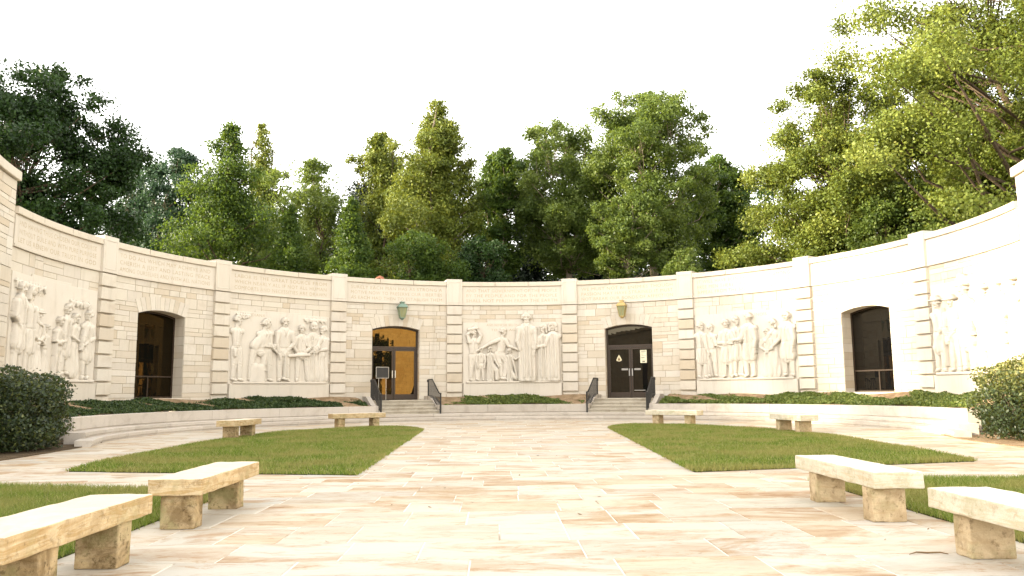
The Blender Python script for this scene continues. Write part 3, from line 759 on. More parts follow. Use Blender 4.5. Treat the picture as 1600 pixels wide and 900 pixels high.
# ------------------------------------------------------------------ doors and windows (parts of the wall)
def door(mid, gm, golden):
    d0 = -.36
    fr = MB()
    for sd in (-1, 1):
        a, b = sorted((mid + sd * (HWO - .005), mid + sd * (HWO - .075))); cylbox(fr, a, b, .852, Z_SP, d0 - .06, d0 + .04)
    n = 10
    pts = [(mid - HWO + .01 + (2 * HWO - .02) * k / n) for k in range(n + 1)]
    for s0, s1 in zip(pts, pts[1:]):
        vs = []
        for d in (d0 - .06, d0 + .04):
            for s in (s0, s1): vs += [cyl(s, arch_z(s - mid) + .01, d), cyl(s, arch_z(s - mid) - .075, d)]
        fr.add(vs, [(0, 1, 3, 2), (4, 6, 7, 5), (1, 5, 7, 3), (0, 2, 6, 4)], .5)
    cylbox(fr, mid - HWO + .075, mid + HWO - .075, 3.10, 3.20, d0 - .055, d0 + .035)
    cylbox(fr, mid - HWO + .0, mid + HWO - .0, .845, .875, d0 - .1, d0 + .06)
    do = fr.build('double_door', M['bronze'], wall)
    tg = MB()
    for s0, s1 in zip(pts, pts[1:]):
        tg.add([cyl(s0, 3.15, d0 - .02), cyl(s1, 3.15, d0 - .02), cyl(s1, arch_z(s1 - mid) - .05, d0 - .02), cyl(s0, arch_z(s0 - mid) - .05, d0 - .02),
                cyl(s0, 3.15, d0 - .04), cyl(s1, 3.15, d0 - .04), cyl(s1, arch_z(s1 - mid) - .05, d0 - .04), cyl(s0, arch_z(s0 - mid) - .05, d0 - .04)], [(0, 1, 2, 3), (4, 7, 6, 5)])
    tg.build('transom_glass', gm, do)
    for sd in (-1, 1):
        a, b = sorted((mid + sd * .008, mid + sd * (HWO - .08)))
        lf = MB(); wd = .075
        cylbox(lf, a, a + wd, .885, 3.09, d0 - .04, d0 + .015); cylbox(lf, b - wd, b, .885, 3.09, d0 - .04, d0 + .015)
        cylbox(lf, a + wd, b - wd, .885, 1.10, d0 - .038, d0 + .013); cylbox(lf, a + wd, b - wd, 3.0, 3.09, d0 - .038, d0 + .013)
        lf.build('door_leaf', M['bronze'], do)
        gl = MB(); cylbox(gl, a + wd - .01, b - wd + .01, 1.09, 3.01, d0 - .03, d0 - .01); gl.build('door_glass', gm, do)
        hd = MB(); x = mid + sd * .065
        cylbox(hd, x - .022, x + .022, 1.82, 2.14, d0 + .045, d0 + .07, inset=.004)
        for z in (1.86, 2.10): cylbox(hd, x - .012, x + .012, z - .012, z + .012, d0 + .01, d0 + .05)
        hd.build('handle', M['steel'], do)
    if not golden:
        pn = MB(); cylbox(pn, mid + .42, mid + .70, 2.38, 2.95, d0 - .005, d0 + .001); po = pn.build('notice', M['paper'], do)
        pr = MB()
        for k in range(7):
            z = 2.88 - k * .06 - (.03 if k > 3 else 0); cylbox(pr, mid + .46, mid + .66 - .05 * (k % 3), z, z + (.03 if k in (0, 4) else .014), d0 + .001, d0 + .003)
        cylbox(pr, mid + .5, mid + .62, 2.41, 2.46, d0 + .001, d0 + .003)
        pr.build('notice_print', M['print'], do)
        em = MB(); x = mid - .52; z = 2.6
        shp = [(0, .17), (.05, .08), (.10, -.02), (.125, -.08), (.07, -.12), (0, -.135), (-.07, -.12), (-.125, -.08), (-.10, -.02), (-.05, .08)]
        em.add([cyl(x + u, z + v, d0 + .001) for u, v in shp] + [cyl(x + u, z + v, d0 - .006) for u, v in shp], [tuple(range(10))[::-1]] + [(k, (k + 1) % 10, (k + 1) % 10 + 10, k + 10) for k in range(10)])
        em.build('emblem', M['emblem'], do)
        e2 = MB(); shp2 = [(0, .06), (.04, -.03), (.06, -.08), (0, -.1), (-.06, -.08), (-.04, -.03)]
        e2.add([cyl(x + u, z + v, d0 + .004) for u, v in shp2], [tuple(range(6))[::-1]]); e2.build('emblem_mark', M['emblem_dark'], do)
        for sd in (-1, 1):
            pl = MB(); x = mid + sd * .28; cylbox(pl, x - .14, x + .14, 2.07, 2.15, d0 - .005, d0 + .002); pl.build('push_plate', M['plate'], do)
        pl = MB(); cylbox(pl, mid + .12, mid + .6, 1.165, 1.195, d0 - .005, d0 + .001); pl.build('decal_strip', M['plate'], do)
    bk = MB(); cylbox(bk, mid - HWO - .05, mid + HWO + .05, .6, 4.3, -.66, -.6); bk.build('dark_lobby', M['interior'], do)
def window(mid, gm, rail):
    d0 = -.52; bz = 1.045
    fr = MB()
    for sd in (-1, 1):
        a, b = sorted((mid + sd * (HWO - .005), mid + sd * (HWO - .06))); cylbox(fr, a, b, bz, Z_SP, d0 - .05, d0 + .03)
    n = 10; pts = [(mid - HWO + .01 + (2 * HWO - .02) * k / n) for k in range(n + 1)]
    for s0, s1 in zip(pts, pts[1:]):
        vs = []
        for d in (d0 - .05, d0 + .03):
            for s in (s0, s1): vs += [cyl(s, arch_z(s - mid) + .01, d), cyl(s, arch_z(s - mid) - .06, d)]
        fr.add(vs, [(0, 1, 3, 2), (4, 6, 7, 5), (1, 5, 7, 3), (0, 2, 6, 4)], .5)
    cylbox(fr, mid - HWO + .06, mid + HWO - .06, bz, bz + .06, d0 - .05, d0 + .03)
    wo_ = fr.build('arched_window', M['bronze'], wall)
    gl = MB()
    for s0, s1 in zip(pts, pts[1:]):
        gl.add([cyl(s0, bz + .03, d0), cyl(s1, bz + .03, d0), cyl(s1, arch_z(s1 - mid) - .03, d0), cyl(s0, arch_z(s0 - mid) - .03, d0),
                cyl(s0, bz + .03, d0 - .02), cyl(s1, bz + .03, d0 - .02), cyl(s1, arch_z(s1 - mid) - .03, d0 - .02), cyl(s0, arch_z(s0 - mid) - .03, d0 - .02)], [(0, 1, 2, 3), (4, 7, 6, 5)])
    gl.build('pane', gm, wo_)
    rl = MB(); cylbox(rl, mid - HWO + .06, mid + HWO - .06, 1.78, 1.83, d0 - .01, d0 + .03); cylbox(rl, mid - .02, mid + .02, bz + .06, 1.78, d0 - .01, d0 + .028)
    rl.build('guard_rail', M['bronze'], wo_)
    sl_ = MB(); cylbox(sl_, mid - HWO - .0, mid + HWO + .0, .95, 1.044, -.6, .03, inset=.006); sl_.build('sill', M['smooth'], wo_)
    bk = MB(); cylbox(bk, mid - HWO - .05, mid + HWO + .05, .8, 4.3, -.68, -.6); bk.build('dark_room', M['interior'], wo_)
mids = [math.radians((i - 4) * 22.34) * R for i in range(9)]
window(mids[1], M['glass_dim'], False); door(mids[3], M['glass'], True); door(mids[5], M['glass_dark'], False); window(mids[7], M['glass_dark'], True)

# ------------------------------------------------------------------ lanterns
def lantern(mid, label, metal):
    s = mid + .18 * (1 if mid < 0 else -1)
    d = .36; p = Vector(cyl(s, 4.36, d)); th = s / R
    o = thing('wall_lantern', label, 'lantern', p, -th)
    # local frame: x along wall, -y... towards the court is -y in local (radial outward = +y)
    def sq(r, z): return [(-r, -r, z), (r, -r, z), (r, r, z), (-r, r, z)]
    zb, zt, rb, rt = .06, .52, .105, .185
    fr = MB()
    for k in range(4):
        a, b = sq(rb, zb)[k], sq(rt, zt)[k]; fr.tube([a, b], .012, 6)
        fr.tube([sq(rt, zt)[k], sq(rt, zt)[(k + 1) % 4]], .014, 6); fr.tube([sq(rb, zb)[k], sq(rb, zb)[(k + 1) % 4]], .012, 6)
        m0 = [(sq(rb, zb)[k][q] + sq(rb, zb)[(k + 1) % 4][q]) / 2 for q in range(3)]; m1 = [(sq(rt, zt)[k][q] + sq(rt, zt)[(k + 1) % 4][q]) / 2 for q in range(3)]
        fr.tube([m0, m1], .006, 5)
    fr.build('frame', metal, o)
    for k in range(4):
        gl = MB(); a, b = sq(rb - .004, zb), sq(rt - .004, zt); k2 = (k + 1) % 4
        gl.add([a[k], a[k2], b[k2], b[k]], [(0, 1, 2, 3)]); gl.build('pane', M['lamp_glass'], o)
    rf = MB(); A = sq(.215, .515); B = sq(.215, .535); C_ = sq(.13, .66); D_ = sq(.075, .685); E_ = sq(.075, .73); G_ = sq(.11, .74); H_ = sq(.10, .77)
    L = [A, B, C_, D_, E_, G_, H_]; vs = [q for l in L for q in l]; fs = [(0, 3, 2, 1)]
    for i in range(len(L) - 1):
        for k in range(4): fs.append((i * 4 + k, i * 4 + (k + 1) % 4, i * 4 + 4 + (k + 1) % 4, i * 4 + 4 + k))
    e = (len(L) - 1) * 4; fs.append((e, e + 1, e + 2, e + 3)); rf.add(vs, fs); rf.build('roof', metal, o)
    bt = MB(); L = [sq(.115, .07), sq(.115, .045), sq(.06, .02), sq(.05, -.02), sq(.02, -.04)]; vs = [q for l in L for q in l]; fs = [(0, 3, 2, 1)]
    fs = []
    for i in range(len(L) - 1):
        for k in range(4): fs.append((i * 4 + (k + 1) % 4, i * 4 + k, i * 4 + 4 + k, i * 4 + 4 + (k + 1) % 4))
    fs.append((0, 1, 2, 3)); fs.append((19, 18, 17, 16)); bt.add(vs, fs); bt.build('base', metal, o)
    cd = MB(); cd.tube([(0, 0, .07), (0, 0, .25)], .022, 8); cd.build('candle', M['paper'], o)
    bk = MB(); bk.tube([(0, .02, .74), (0, .16, .80), (0, .33, .76)], .02, 8); bk.box(-.07, .07, .325, .355, .6, .86); bk.build('bracket', metal, o)
lantern(mids[3], 'green verdigris copper lantern on the wall above the golden door', M['verdigris'])
lantern(mids[5], 'brass coloured lantern on the wall above the black door with the notice', M['sungold'])
# copper gooseneck vent behind the coping
q = at(594, 436.5, 37.0)
vt = thing('roof_vent', 'small curved copper vent pipe rising behind the wall coping between two pilasters', 'vent pipe', (q[0], q[1], 6.13))
mb = MB(); mb.box(-.26, .30, -.15, .15, -.3, .05); mb.build('base', M['smooth'], vt)
pt = [(.12, 0, .03), (.13, 0, .16), (.08, 0, .28), (-.02, 0, .33), (-.13, 0, .28), (-.17, 0, .2)]
mb = MB(); mb.tube(pt, [.11, .11, .10, .09, .075, .07], 10); mb.build('gooseneck', M['copper'], vt, smooth=True)

# ------------------------------------------------------------------ the two halls that the wall joins (outside the frame, seen in the door glass)
def hall(sd, label):
    h = thing('stone_hall', label, 'building', (sd * 17.5, -11.2, 0))
    ox, oy = sd * 17.5, -11.2
    y0 = -22.0 if sd < 0 else -7.3; ht = 6.0 if sd < 0 else 6.8  # left hall stretched forward and lowered to shape where sun reaches the court
    wb = MB(); wb.box(-4.2, 4.2, y0, 7.0, 0, ht)
    def fn(mb, a, b, c, e, dd):
        x0 = -sd * 4.2; x1 = -sd * (4.24 + dd)
        mb.box(min(x0, x1), max(x0, x1), a, b, c, e)
    ashlar(wb, y0, 7.0, courses(.0, ht), .0, fn); wb.build('wall', M['ashlar'], h)
    cb = MB(); cb.box(-4.4, 4.4, y0 - .2, 7.2, ht, ht + .22); cb.build('coping', M['coping'], h)
    dm = MB(); x = -sd * 4.262
    n = 8; prof = [(-1.0, .02)] + [(-1.0 + 2.0 * k / n, 3.6 + .4 * (1 - (-1 + 2 * k / n) ** 2)) for k in range(n + 1)] + [(1.0, .02)]
    vs = [(x, u + 2.0, z) for u, z in prof] + [(x + sd * .1, u + 2.0, z) for u, z in prof]; m_ = len(prof)
    dm.add(vs, [tuple(range(m_)) if sd > 0 else tuple(range(m_))[::-1]] + [(k, (k + 1) % m_, (k + 1) % m_ + m_, k + m_) for k in range(m_)]); dm.build('door', M['bronze'], h)
hall(-1, 'limestone hall at the left end of the curved wall, beyond the dark shrubs')
hall(1, 'sunlit limestone hall at the right end of the curved wall')
# ================================================================== carved relief panels
def vnoise(x, y, seed=0):
    return (np.sin(x * 3.1 + seed) * np.cos(y * 2.7 - seed * 1.3) + .6 * np.sin(x * 6.7 - y * 5.1 + seed * 2.1) + .35 * np.cos(x * 13.3 + y * 11.7 + seed)) / 1.95
def relief(name, caps, mid, parent, d0, step=.0155, folds=(), label=None, rough=.004, grooves=()):
    """one carved form as a height field over tapered capsules (u0,z0,r0,u1,z1,r1,base,k)"""
    C = np.array([c[:6] for c in caps]); 
    lo = np.array([min(C[:, 0].min(), C[:, 3].min()), min(C[:, 1].min(), C[:, 4].min())]) - max(C[:, 2].max(), C[:, 5].max()) - .03
    hi = np.array([max(C[:, 0].max(), C[:, 3].max()), max(C[:, 1].max(), C[:, 4].max())]) + max(C[:, 2].max(), C[:, 5].max()) + .03
    U = np.arange(lo[0], hi[0], step); Z = np.arange(lo[1], hi[1], step); uu, zz = np.meshgrid(U, Z)
    acc = np.zeros_like(uu); mask = np.zeros(uu.shape, bool); B = 150.0
    for c in caps:
        u0, z0, r0, u1, z1, r1, base = c[:7]; k = (c[7] if len(c) > 7 else .6) * .92
        du, dz = u1 - u0, z1 - z0; L2 = du * du + dz * dz + 1e-9
        t = np.clip(((uu - u0) * du + (zz - z0) * dz) / L2, 0, 1)
        d = np.hypot(uu - u0 - t * du, zz - z0 - t * dz); r = r0 + (r1 - r0) * t
        inn = (d < r) & (zz > 1.625); h = base + k * np.sqrt(np.maximum(r * r - d * d, 0))
        acc += np.where(inn, np.exp(B * h), 0); mask |= inn
    h = np.where(mask, np.log(np.maximum(acc, 1e-9)) / B, 0)
    h = np.where(mask, np.maximum(h, .045), 0)
    for (z0, z1, fr, amp, sd) in folds:
        wgt = np.clip((zz - z0) / .15, 0, 1) * np.clip((z1 - zz) / .15, 0, 1)
        h += np.where(mask, amp * wgt * np.sin(uu * fr + 1.6 * vnoise(uu * 1.2, zz * .9, sd)), 0)
    for (u0, z0, u1, z1, wd_, dp) in grooves:
        du, dz = u1 - u0, z1 - z0; t = np.clip(((uu - u0) * du + (zz - z0) * dz) / (du * du + dz * dz + 1e-9), 0, 1)
        d = np.hypot(uu - u0 - t * du, zz - z0 - t * dz); h -= np.where(mask, dp * np.exp(-(d / wd_) ** 2), 0)
    h = np.where(mask, np.maximum(h, .03), 0)
    h += np.where(mask, rough * vnoise(uu * 5, zz * 5, len(caps)), 0)
    pad = mask.copy(); pad[1:] |= mask[:-1]; pad[:-1] |= mask[1:]; pad[:, 1:] |= mask[:, :-1]; pad[:, :-1] |= mask[:, 1:]
    idx = -np.ones(uu.shape, int)
    cell = pad[:-1, :-1] & pad[1:, :-1] & pad[:-1, 1:] & pad[1:, 1:] & (mask[:-1, :-1] | mask[1:, :-1] | mask[:-1, 1:] | mask[1:, 1:])
    hh = np.where(mask, h, -.02)
    used = np.zeros(uu.shape, bool); used[:-1, :-1] |= cell; used[1:, :-1] |= cell; used[:-1, 1:] |= cell; used[1:, 1:] |= cell
    idx[used] = np.arange(used.sum())
    th = (uu[used] + mid) / R; rr_ = R - d0 - hh[used]
    V = np.stack([rr_ * np.sin(th), rr_ * np.cos(th), zz[used]], -1)
    a, b, c, d = idx[:-1, :-1][cell], idx[:-1, 1:][cell], idx[1:, 1:][cell], idx[1:, :-1][cell]
    Fq = np.stack([a, b, c, d], -1)
    o = raw(name, V, Fq, M['relief'], parent, np.full(len(Fq), random.random()), smooth=True)
    if label: o['label'] = label
    return o
def person(x, zb, H, turn=0.0, dress='trousers', arms=(), hat=None, lean=0.0, extra=(), base=.05, legs=None, hair=0.0, wide=1.0, cut=None):
    """a standing, seated or bending figure in relief; distances in head units (H / 7.3) from the crown of the head"""
    u = H / 7.3; f = (1 - .30 * abs(turn)) * 1.1; caps = []; folds = []; gr = []
    sgn = 1 if turn >= 0 else -1; prof = abs(turn) > .45
    def P(dx, dz): return (x + dx * u + lean * u * max(0, (7.5 + dz - 3.4) / 4.1), zb + H + dz * u * 7.3 / 7.5)
    def cap(a, ra, b, rb, bs=None, k=.6): caps.append((*P(*a), ra * u, *P(*b), rb * u, base if bs is None else bs, k))
    def groove(a, b, w_, dp): gr.append((*P(*a), *P(*b), w_ * u, dp))
    hb = base + .05
    # head with jaw, nose, brow, cheek, ear and hair
    if prof:
        cap((turn * .16, -.80), .27, (turn * .05, -.42), .42, hb, .5)
        cap((turn * .36, -.95), .12, (turn * .18, -.98), .18, hb, .5)
        cap((turn * .58, -.66), .085, (turn * .44, -.46), .07, hb, .5); cap((turn * .44, -.84), .09, (turn * .36, -.84), .1, hb, .5)
        cap((-turn * .12, -.64), .10, (-turn * .12, -.52), .11, hb + .10, .5)
        groove((turn * .30, -.52), (turn * .46, -.52), .055, .035); groove((turn * .36, -.80), (turn * .56, -.80), .035, .03)
        groove((turn * .1, -.95), (-turn * .1, -.78), .05, .03)
    else:
        cap((turn * .05, -.86), .26, (0, -.46), .40, hb, .55)
        cap((turn * .22, -.70), .085, (turn * .12, -.46), .055, hb + .30 * u, .6)
        for e in (-1, 1):
            groove((e * .17 + turn * .16 - .05, -.50), (e * .17 + turn * .16 + .05, -.50), .085, .055)
            cap((e * .24 - .08 + turn * .15, -.40), .05, (e * .2 + .06 + turn * .15, -.40), .05, hb + .20 * u)
            cap((e * .40, -.62), .06, (e * .40, -.52), .08, hb + .05)
        groove((-.12 + turn * .15, -.86), (.12 + turn * .15, -.86), .035, .03); groove((-.15, -1.12), (.15, -1.12), .07, .03)
    if hat is None:
        for q in range(7):
            a_ = -1.35 + 2.7 * q / 6 - turn * .5; rr_ = .36
            cap((math.sin(a_) * rr_ - turn * .06, -.45 + math.cos(a_) * rr_ * .92), .14 + hair * .6, (math.sin(a_) * .22 - turn * .1, -.38 + math.cos(a_) * .3), .16, hb + .055, .45)
    if hair > .05:
        for e in ((-sgn,) if prof else (-1, 1)): cap((e * .40, -.45), .17, (e * .44, -1.05), .16, hb + .02, .5); groove((e * .38, -.4), (e * .42, -1.0), .03, .02)
    cap((0, -.95), .22, (-.05 * turn, -1.5), .27, base + .01)
    w_ = .74 * f * wide
    cap((-w_, -1.80), .34, (w_, -1.80), .34, base + .005, .6)
    cap((0, -2.0), .82 * f * wide, (0, -3.3), .62 * f * wide, base, .48)
    cap((0, -3.3), .62 * f * wide, (0, -3.95), .68 * f * wide, base, .48)
    if dress in ('trousers', 'breeches'):
        groove((-.7 * f, -3.55), (.7 * f, -3.55), .05, .03); groove((-.7 * f, -3.72), (.7 * f, -3.72), .04, .022)
    if dress != 'robe':
        groove((-.28 + turn * .2, -1.5), (turn * .25, -2.2), .05, .03); groove((.28 + turn * .2, -1.5), (turn * .25, -2.2), .05, .03); groove((turn * .25, -2.2), (turn * .2, -3.5), .035, .022)
        folds.append((zb + H - 3.6 * u, zb + H - 1.9 * u, 24, .010, x * 4))
    lg = legs
    if dress in ('trousers', 'coat', 'breeches'):
        lg = lg or [[(-.36 * f, -3.9), (-.44 * f + .1 * turn, -5.6), (-.46 * f, -7.2)], [(.36 * f, -3.9), (.44 * f + .18 * turn, -5.6), (.50 * f + .1 * turn, -7.2)]]
        for l in lg:
            cap(l[0], .46, l[1], .36, base, .55); cap(l[1], .36, l[2], .27, base, .55)
            cap((l[2][0], -7.28 if l[2][1] < -7 else l[2][1] - .1), .17, (l[2][0] + (turn if prof else .25 * (1 if l[2][0] > 0 else -1)) * .5, -7.40 if l[2][1] < -7 else l[2][1] - .2), .13, base + .04)
            groove((l[2][0] - .3, l[2][1] + .12), (l[2][0] + .3, l[2][1] + .08), .045, .022)
            groove((l[1][0] - .2, l[1][1] + .05), (l[1][0] + .25, l[1][1] - .12), .05, .018); groove((l[0][0] + .1, l[0][1] - .4), (l[1][0] - .1, l[1][1] + .3), .06, .014)
        folds.append((zb + .2 * u, zb + H - 4.0 * u, 36, .010, x))
    if dress == 'coat':
        cap((0, -3.4), .70 * f * wide, (.05 * turn, -5.0), .88 * f * wide, base + .012, .40); folds.append((zb + 2.1 * u, zb + H - 3.4 * u, 30, .017, x * 3))
        groove((turn * .2, -2.2), (turn * .2 + .06, -5.7), .05, .035); cap((turn * .2 + .12, -1.7), .06, (turn * .2 + .18, -5.5), .06, base + .42 * u)
        groove((-.6 * f, -3.5), (.6 * f, -3.5), .05, .02)
    if dress == 'skirt':
        cap((0, -3.6), .60 * f * wide, (0, -6.9), 1.0 * f * wide, base, .36); folds.append((zb - .1, zb + H - 3.5 * u, 30, .022, x * 2)); groove((-.7 * f, -3.5), (.7 * f, -3.5), .06, .035)
    if dress == 'robe':
        cap((0, -2.0), .78 * f * wide, (0, -7.3), .86 * f * wide, base + .008, .42); folds.append((zb - .1, zb + H - 1.9 * u, 25, .022, x * 5))
        for q in (-1, 1): cap((q * .22 * f, -1.65), .10, (q * (.30 + .1 * q) * f, -7.1), .12, base + .40 * u); groove((q * .10 * f, -1.6), (q * .12 * f, -7.2), .07, .04); groove((q * .5 * f, -2.4), (q * .58 * f, -7.2), .06, .03)
    for a in arms:
        bs = base + .075
        cap(a[0], .34, a[1], .26, bs, .7); cap(a[1], .25, a[2], .16, bs + .015, .7)
        dx, dz = a[2][0] - a[1][0], a[2][1] - a[1][1]; L = math.hypot(dx, dz) + 1e-6; dx /= L; dz /= L
        groove((a[2][0] - dx * .25 - dz * .25, a[2][1] - dz * .25 + dx * .25), (a[2][0] - dx * .25 + dz * .25, a[2][1] - dz * .25 - dx * .25), .04, .025)
        groove((a[1][0] - dz * .2, a[1][1] + dx * .2), (a[1][0] + dz * .22, a[1][1] - dx * .22), .05, .02)
        cap(a[2], .16, (a[2][0] + dx * .3, a[2][1] + dz * .3), .14, bs + .03)
        for q in (-1.5, -.5, .5, 1.5):                                           # fingers
            ox, oz = -dz * .075 * q, dx * .075 * q
            cap((a[2][0] + dx * .3 + ox, a[2][1] + dz * .3 + oz), .05, (a[2][0] + dx * (.62 - .05 * abs(q)) + ox, a[2][1] + dz * (.62 - .05 * abs(q)) + oz), .04, bs + .035)
        cap((a[2][0] + dx * .1 - dz * .14, a[2][1] + dz * .1 + dx * .14), .055, (a[2][0] + dx * .32 - dz * .24, a[2][1] + dz * .32 + dx * .24), .045, bs + .03)
    if hat == 'brim':
        cap((-.78, -.26), .08, (.78, -.26), .08, hb + .09); cap((-.20, -.1), .30, (.20, -.1), .30, hb + .04); groove((-.5, -.19), (.5, -.19), .04, .02)
    if hat == 'top':
        cap((-.55, -.22), .08, (.55, -.22), .08, hb + .09); cap((0, -.1), .36, (0, .42), .34, hb + .04); groove((-.4, -.12), (.4, -.12), .04, .02)
    if hat == 'bonnet':
        cap((-.12 * sgn, -.50), .46, (-.1 * sgn, -.34), .48, hb + .0); cap((.3 * sgn, -.8), .09, (.3 * sgn, -.1), .12, hb + .09)
    for e in extra:
        a, ra, b, rb = e[:4]; cap(a, ra, b, rb, base + (e[4] if len(e) > 4 else .06), .45)
    return caps, folds, gr
A_DN = lambda s, f=1: [(s * .8 * f, -1.8), (s * .98 * f, -3.1), (s * .8 * f, -4.2)]
def panel(i, top, caption, figs, label, props=()):
    mid = PANEL_MID[i] * math.pi / 180 * R
    bs = MB(); zs = [1.58]
    cylbox(bs, mid - 2.235, mid + 2.235, 1.55, top, -.05, .035, inset=.008)
    cylbox(bs, mid - 1.1, mid + .95, top - .02, top + .075, -.05, .032, inset=.006)
    po = bs.build('relief_panel', M['relief'], wall); po['label'] = label
    pl = MB(); cylbox(pl, mid - 2.235, mid + 2.235, .75, 1.555, -.05, .15, inset=.012); cylbox(pl, mid - 2.1, mid + 2.1, 1.555, 1.64, -.02, .19, inset=.02); pl.build('plinth', M['smooth'], po)
    cylf = MB(); 
    for g_ in figs:
        caps, folds, gr = g_; relief('figure', caps, mid, po, .033, folds=folds, grooves=gr)
    for nm, caps in props: relief(nm, caps, mid, po, .033)
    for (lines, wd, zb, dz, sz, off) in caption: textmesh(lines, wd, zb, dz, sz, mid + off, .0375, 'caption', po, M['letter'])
    return po
def foliage(x0, x1, z, n, sd):
    rg = np.random.default_rng(sd); out = [(x0, z + .05, .03, x1, z + .02, .022, .05)]
    for k in range(n):
        x = x0 + (x1 - x0) * (k + .5) / n; a = rg.uniform(-2.6, -.5); l = .12
        out.append((x, z, .055, x + math.cos(a) * l, z + math.sin(a) * l, .03, .05)); out.append((x, z + .03, .05, x + math.cos(-a) * l * .7, z + .03 + math.sin(-a) * l * .6, .025, .045))
    return out
ZB = 1.66
# --- panel 1 (far left)
panel(0, 4.42, [(['KENTUCKY'], .75, 3.92, .2, .16, -.75)], [
    person(-1.78, ZB + .1, 2.42, .2, 'coat', [[(-.8, -1.8), (-1.05, -2.9), (-.5, -3.5)]], extra=[((-.3, -1.4), .42, (.2, -1.9), .5, .10)], wide=1.1),
    person(-1.2, ZB, 2.46, .7, 'coat', [[(.4, -1.9), (.75, -2.8), (1.3, -3.0)]], hair=.06),
    person(-.78, ZB, 1.86, -.3, 'skirt', [[(-.7, -1.8), (-1.0, -2.9), (-.2, -3.3)], [(.7, -1.8), (1.0, -2.9), (.3, -3.4)]], hat='brim', wide=1.15),
    person(-.3, ZB, 1.5, -.6, 'skirt', [[(-.4, -1.9), (-.9, -2.8), (-1.3, -2.5)]]),
    person(.38, ZB, 1.78, .3, 'trousers', [[(-.6, -1.8), (-.9, -3.0), (-.4, -3.2)], [(.6, -1.8), (.9, -2.9), (-.1, -3.1)]], extra=[((-.75, -2.6), .1, (-.95, -7.3), .1, .1)]),
    person(.75, ZB + .1, 2.1, -.4, 'coat', [A_DN(-1, .8)]),
    person(1.15, ZB + .1, 1.85, .4, 'skirt', [[(-.5, -1.8), (-.8, -2.8), (.1, -3.2)]], hair=.06),
    person(1.78, ZB, 2.1, -.5, 'coat', [[(.5, -1.9), (.8, -3.0), (-.4, -3.6)], [(-.5, -1.9), (-.9, -3.0), (-1.1, -3.9)]], wide=1.12),
], 'carved relief of settlers with packs and children, leftmost panel', [('carved_branch', foliage(-2.1, -.4, 4.14, 11, 1)), ('carved_branch', foliage(.9, 1.9, 3.92, 9, 2))])
# --- panel 2
panel(1, 4.36, [(['INDIANA'], .8, 4.2, .2, .16, -1.05)], [
    person(-1.92, ZB, 2.52, .9, 'trousers', [[(.1, -1.9), (.0, -3.1), (-.25, -4.0)]], extra=[((-.45, -3.9), .16, (-.3, -4.6), .2, .12)]),
    person(-.82, ZB, 2.44, .9, 'trousers', [[(.35, -1.9), (.55, -3.0), (1.5, -3.1)], [(.1, -1.9), (.3, -3.2), (1.2, -3.3)]], lean=.55, extra=[((-1.0, -3.2), .62, (.0, -2.1), .62, .03)],
           legs=[[(-1.0, -3.9), (-1.25, -5.6), (-1.4, -7.2)], [(-.7, -3.7), (.75, -4.1), (.25, -6.0)]], wide=1.15),
    person(-.58, ZB, 2.48, .8, 'trousers', [[(.3, -1.9), (.5, -3.2), (1.2, -3.9)]], base=.04),
    person(.2, ZB, 2.55, 0, 'trousers', [[(-.85, -1.8), (-1.05, -3.1), (-.7, -4.4)], [(.85, -1.8), (1.15, -3.0), (.1, -4.1)]], extra=[((0.05, -4.3), .09, (0.0, -7.3), .09, .12), ((-.3, -7.1), .14, (.2, -7.25), .14, .12)], wide=1.08, base=.075),
    person(.98, ZB, 2.3, -.15, 'trousers', [[(-.8, -1.8), (-1.1, -3.0), (-.5, -3.9)], [(.8, -1.8), (1.05, -3.1), (.2, -3.9)]],
           legs=[[(-.4, -3.9), (-.45, -4.6), (-.5, -7.1)], [(.4, -3.9), (.75, -4.7), (.95, -7.1)]], extra=[((-1.9, -4.15), .2, (.9, -3.95), .2, .14)]),
    person(1.5, ZB, 2.42, -.3, 'skirt', [[(-.6, -1.8), (-.9, -2.9), (-.1, -3.1)]], hat='bonnet', base=.03),
    person(1.93, ZB, 2.3, -.6, 'skirt', [[(-.3, -1.9), (-.9, -3.0), (-1.4, -3.4)], [(.5, -1.9), (.5, -3.1), (-.8, -3.5)]], hair=.05, extra=[((-1.2, -3.2), .35, (-.8, -2.9), .38, .12)]),
], 'carved relief of labourers around a central man with an axe, panel left of the golden door',
 [('carved_stump', [(-1.12, ZB - .2, .24, -1.08, ZB + .5, .22, .09, .3), (-.82, ZB - .2, .22, -.84, ZB + .5, .2, .08, .3)]), ('carved_branch', foliage(1.1, 2.1, 4.18, 12, 4)), ('carved_branch', foliage(-1.95, -1.3, 4.2, 5, 5))])
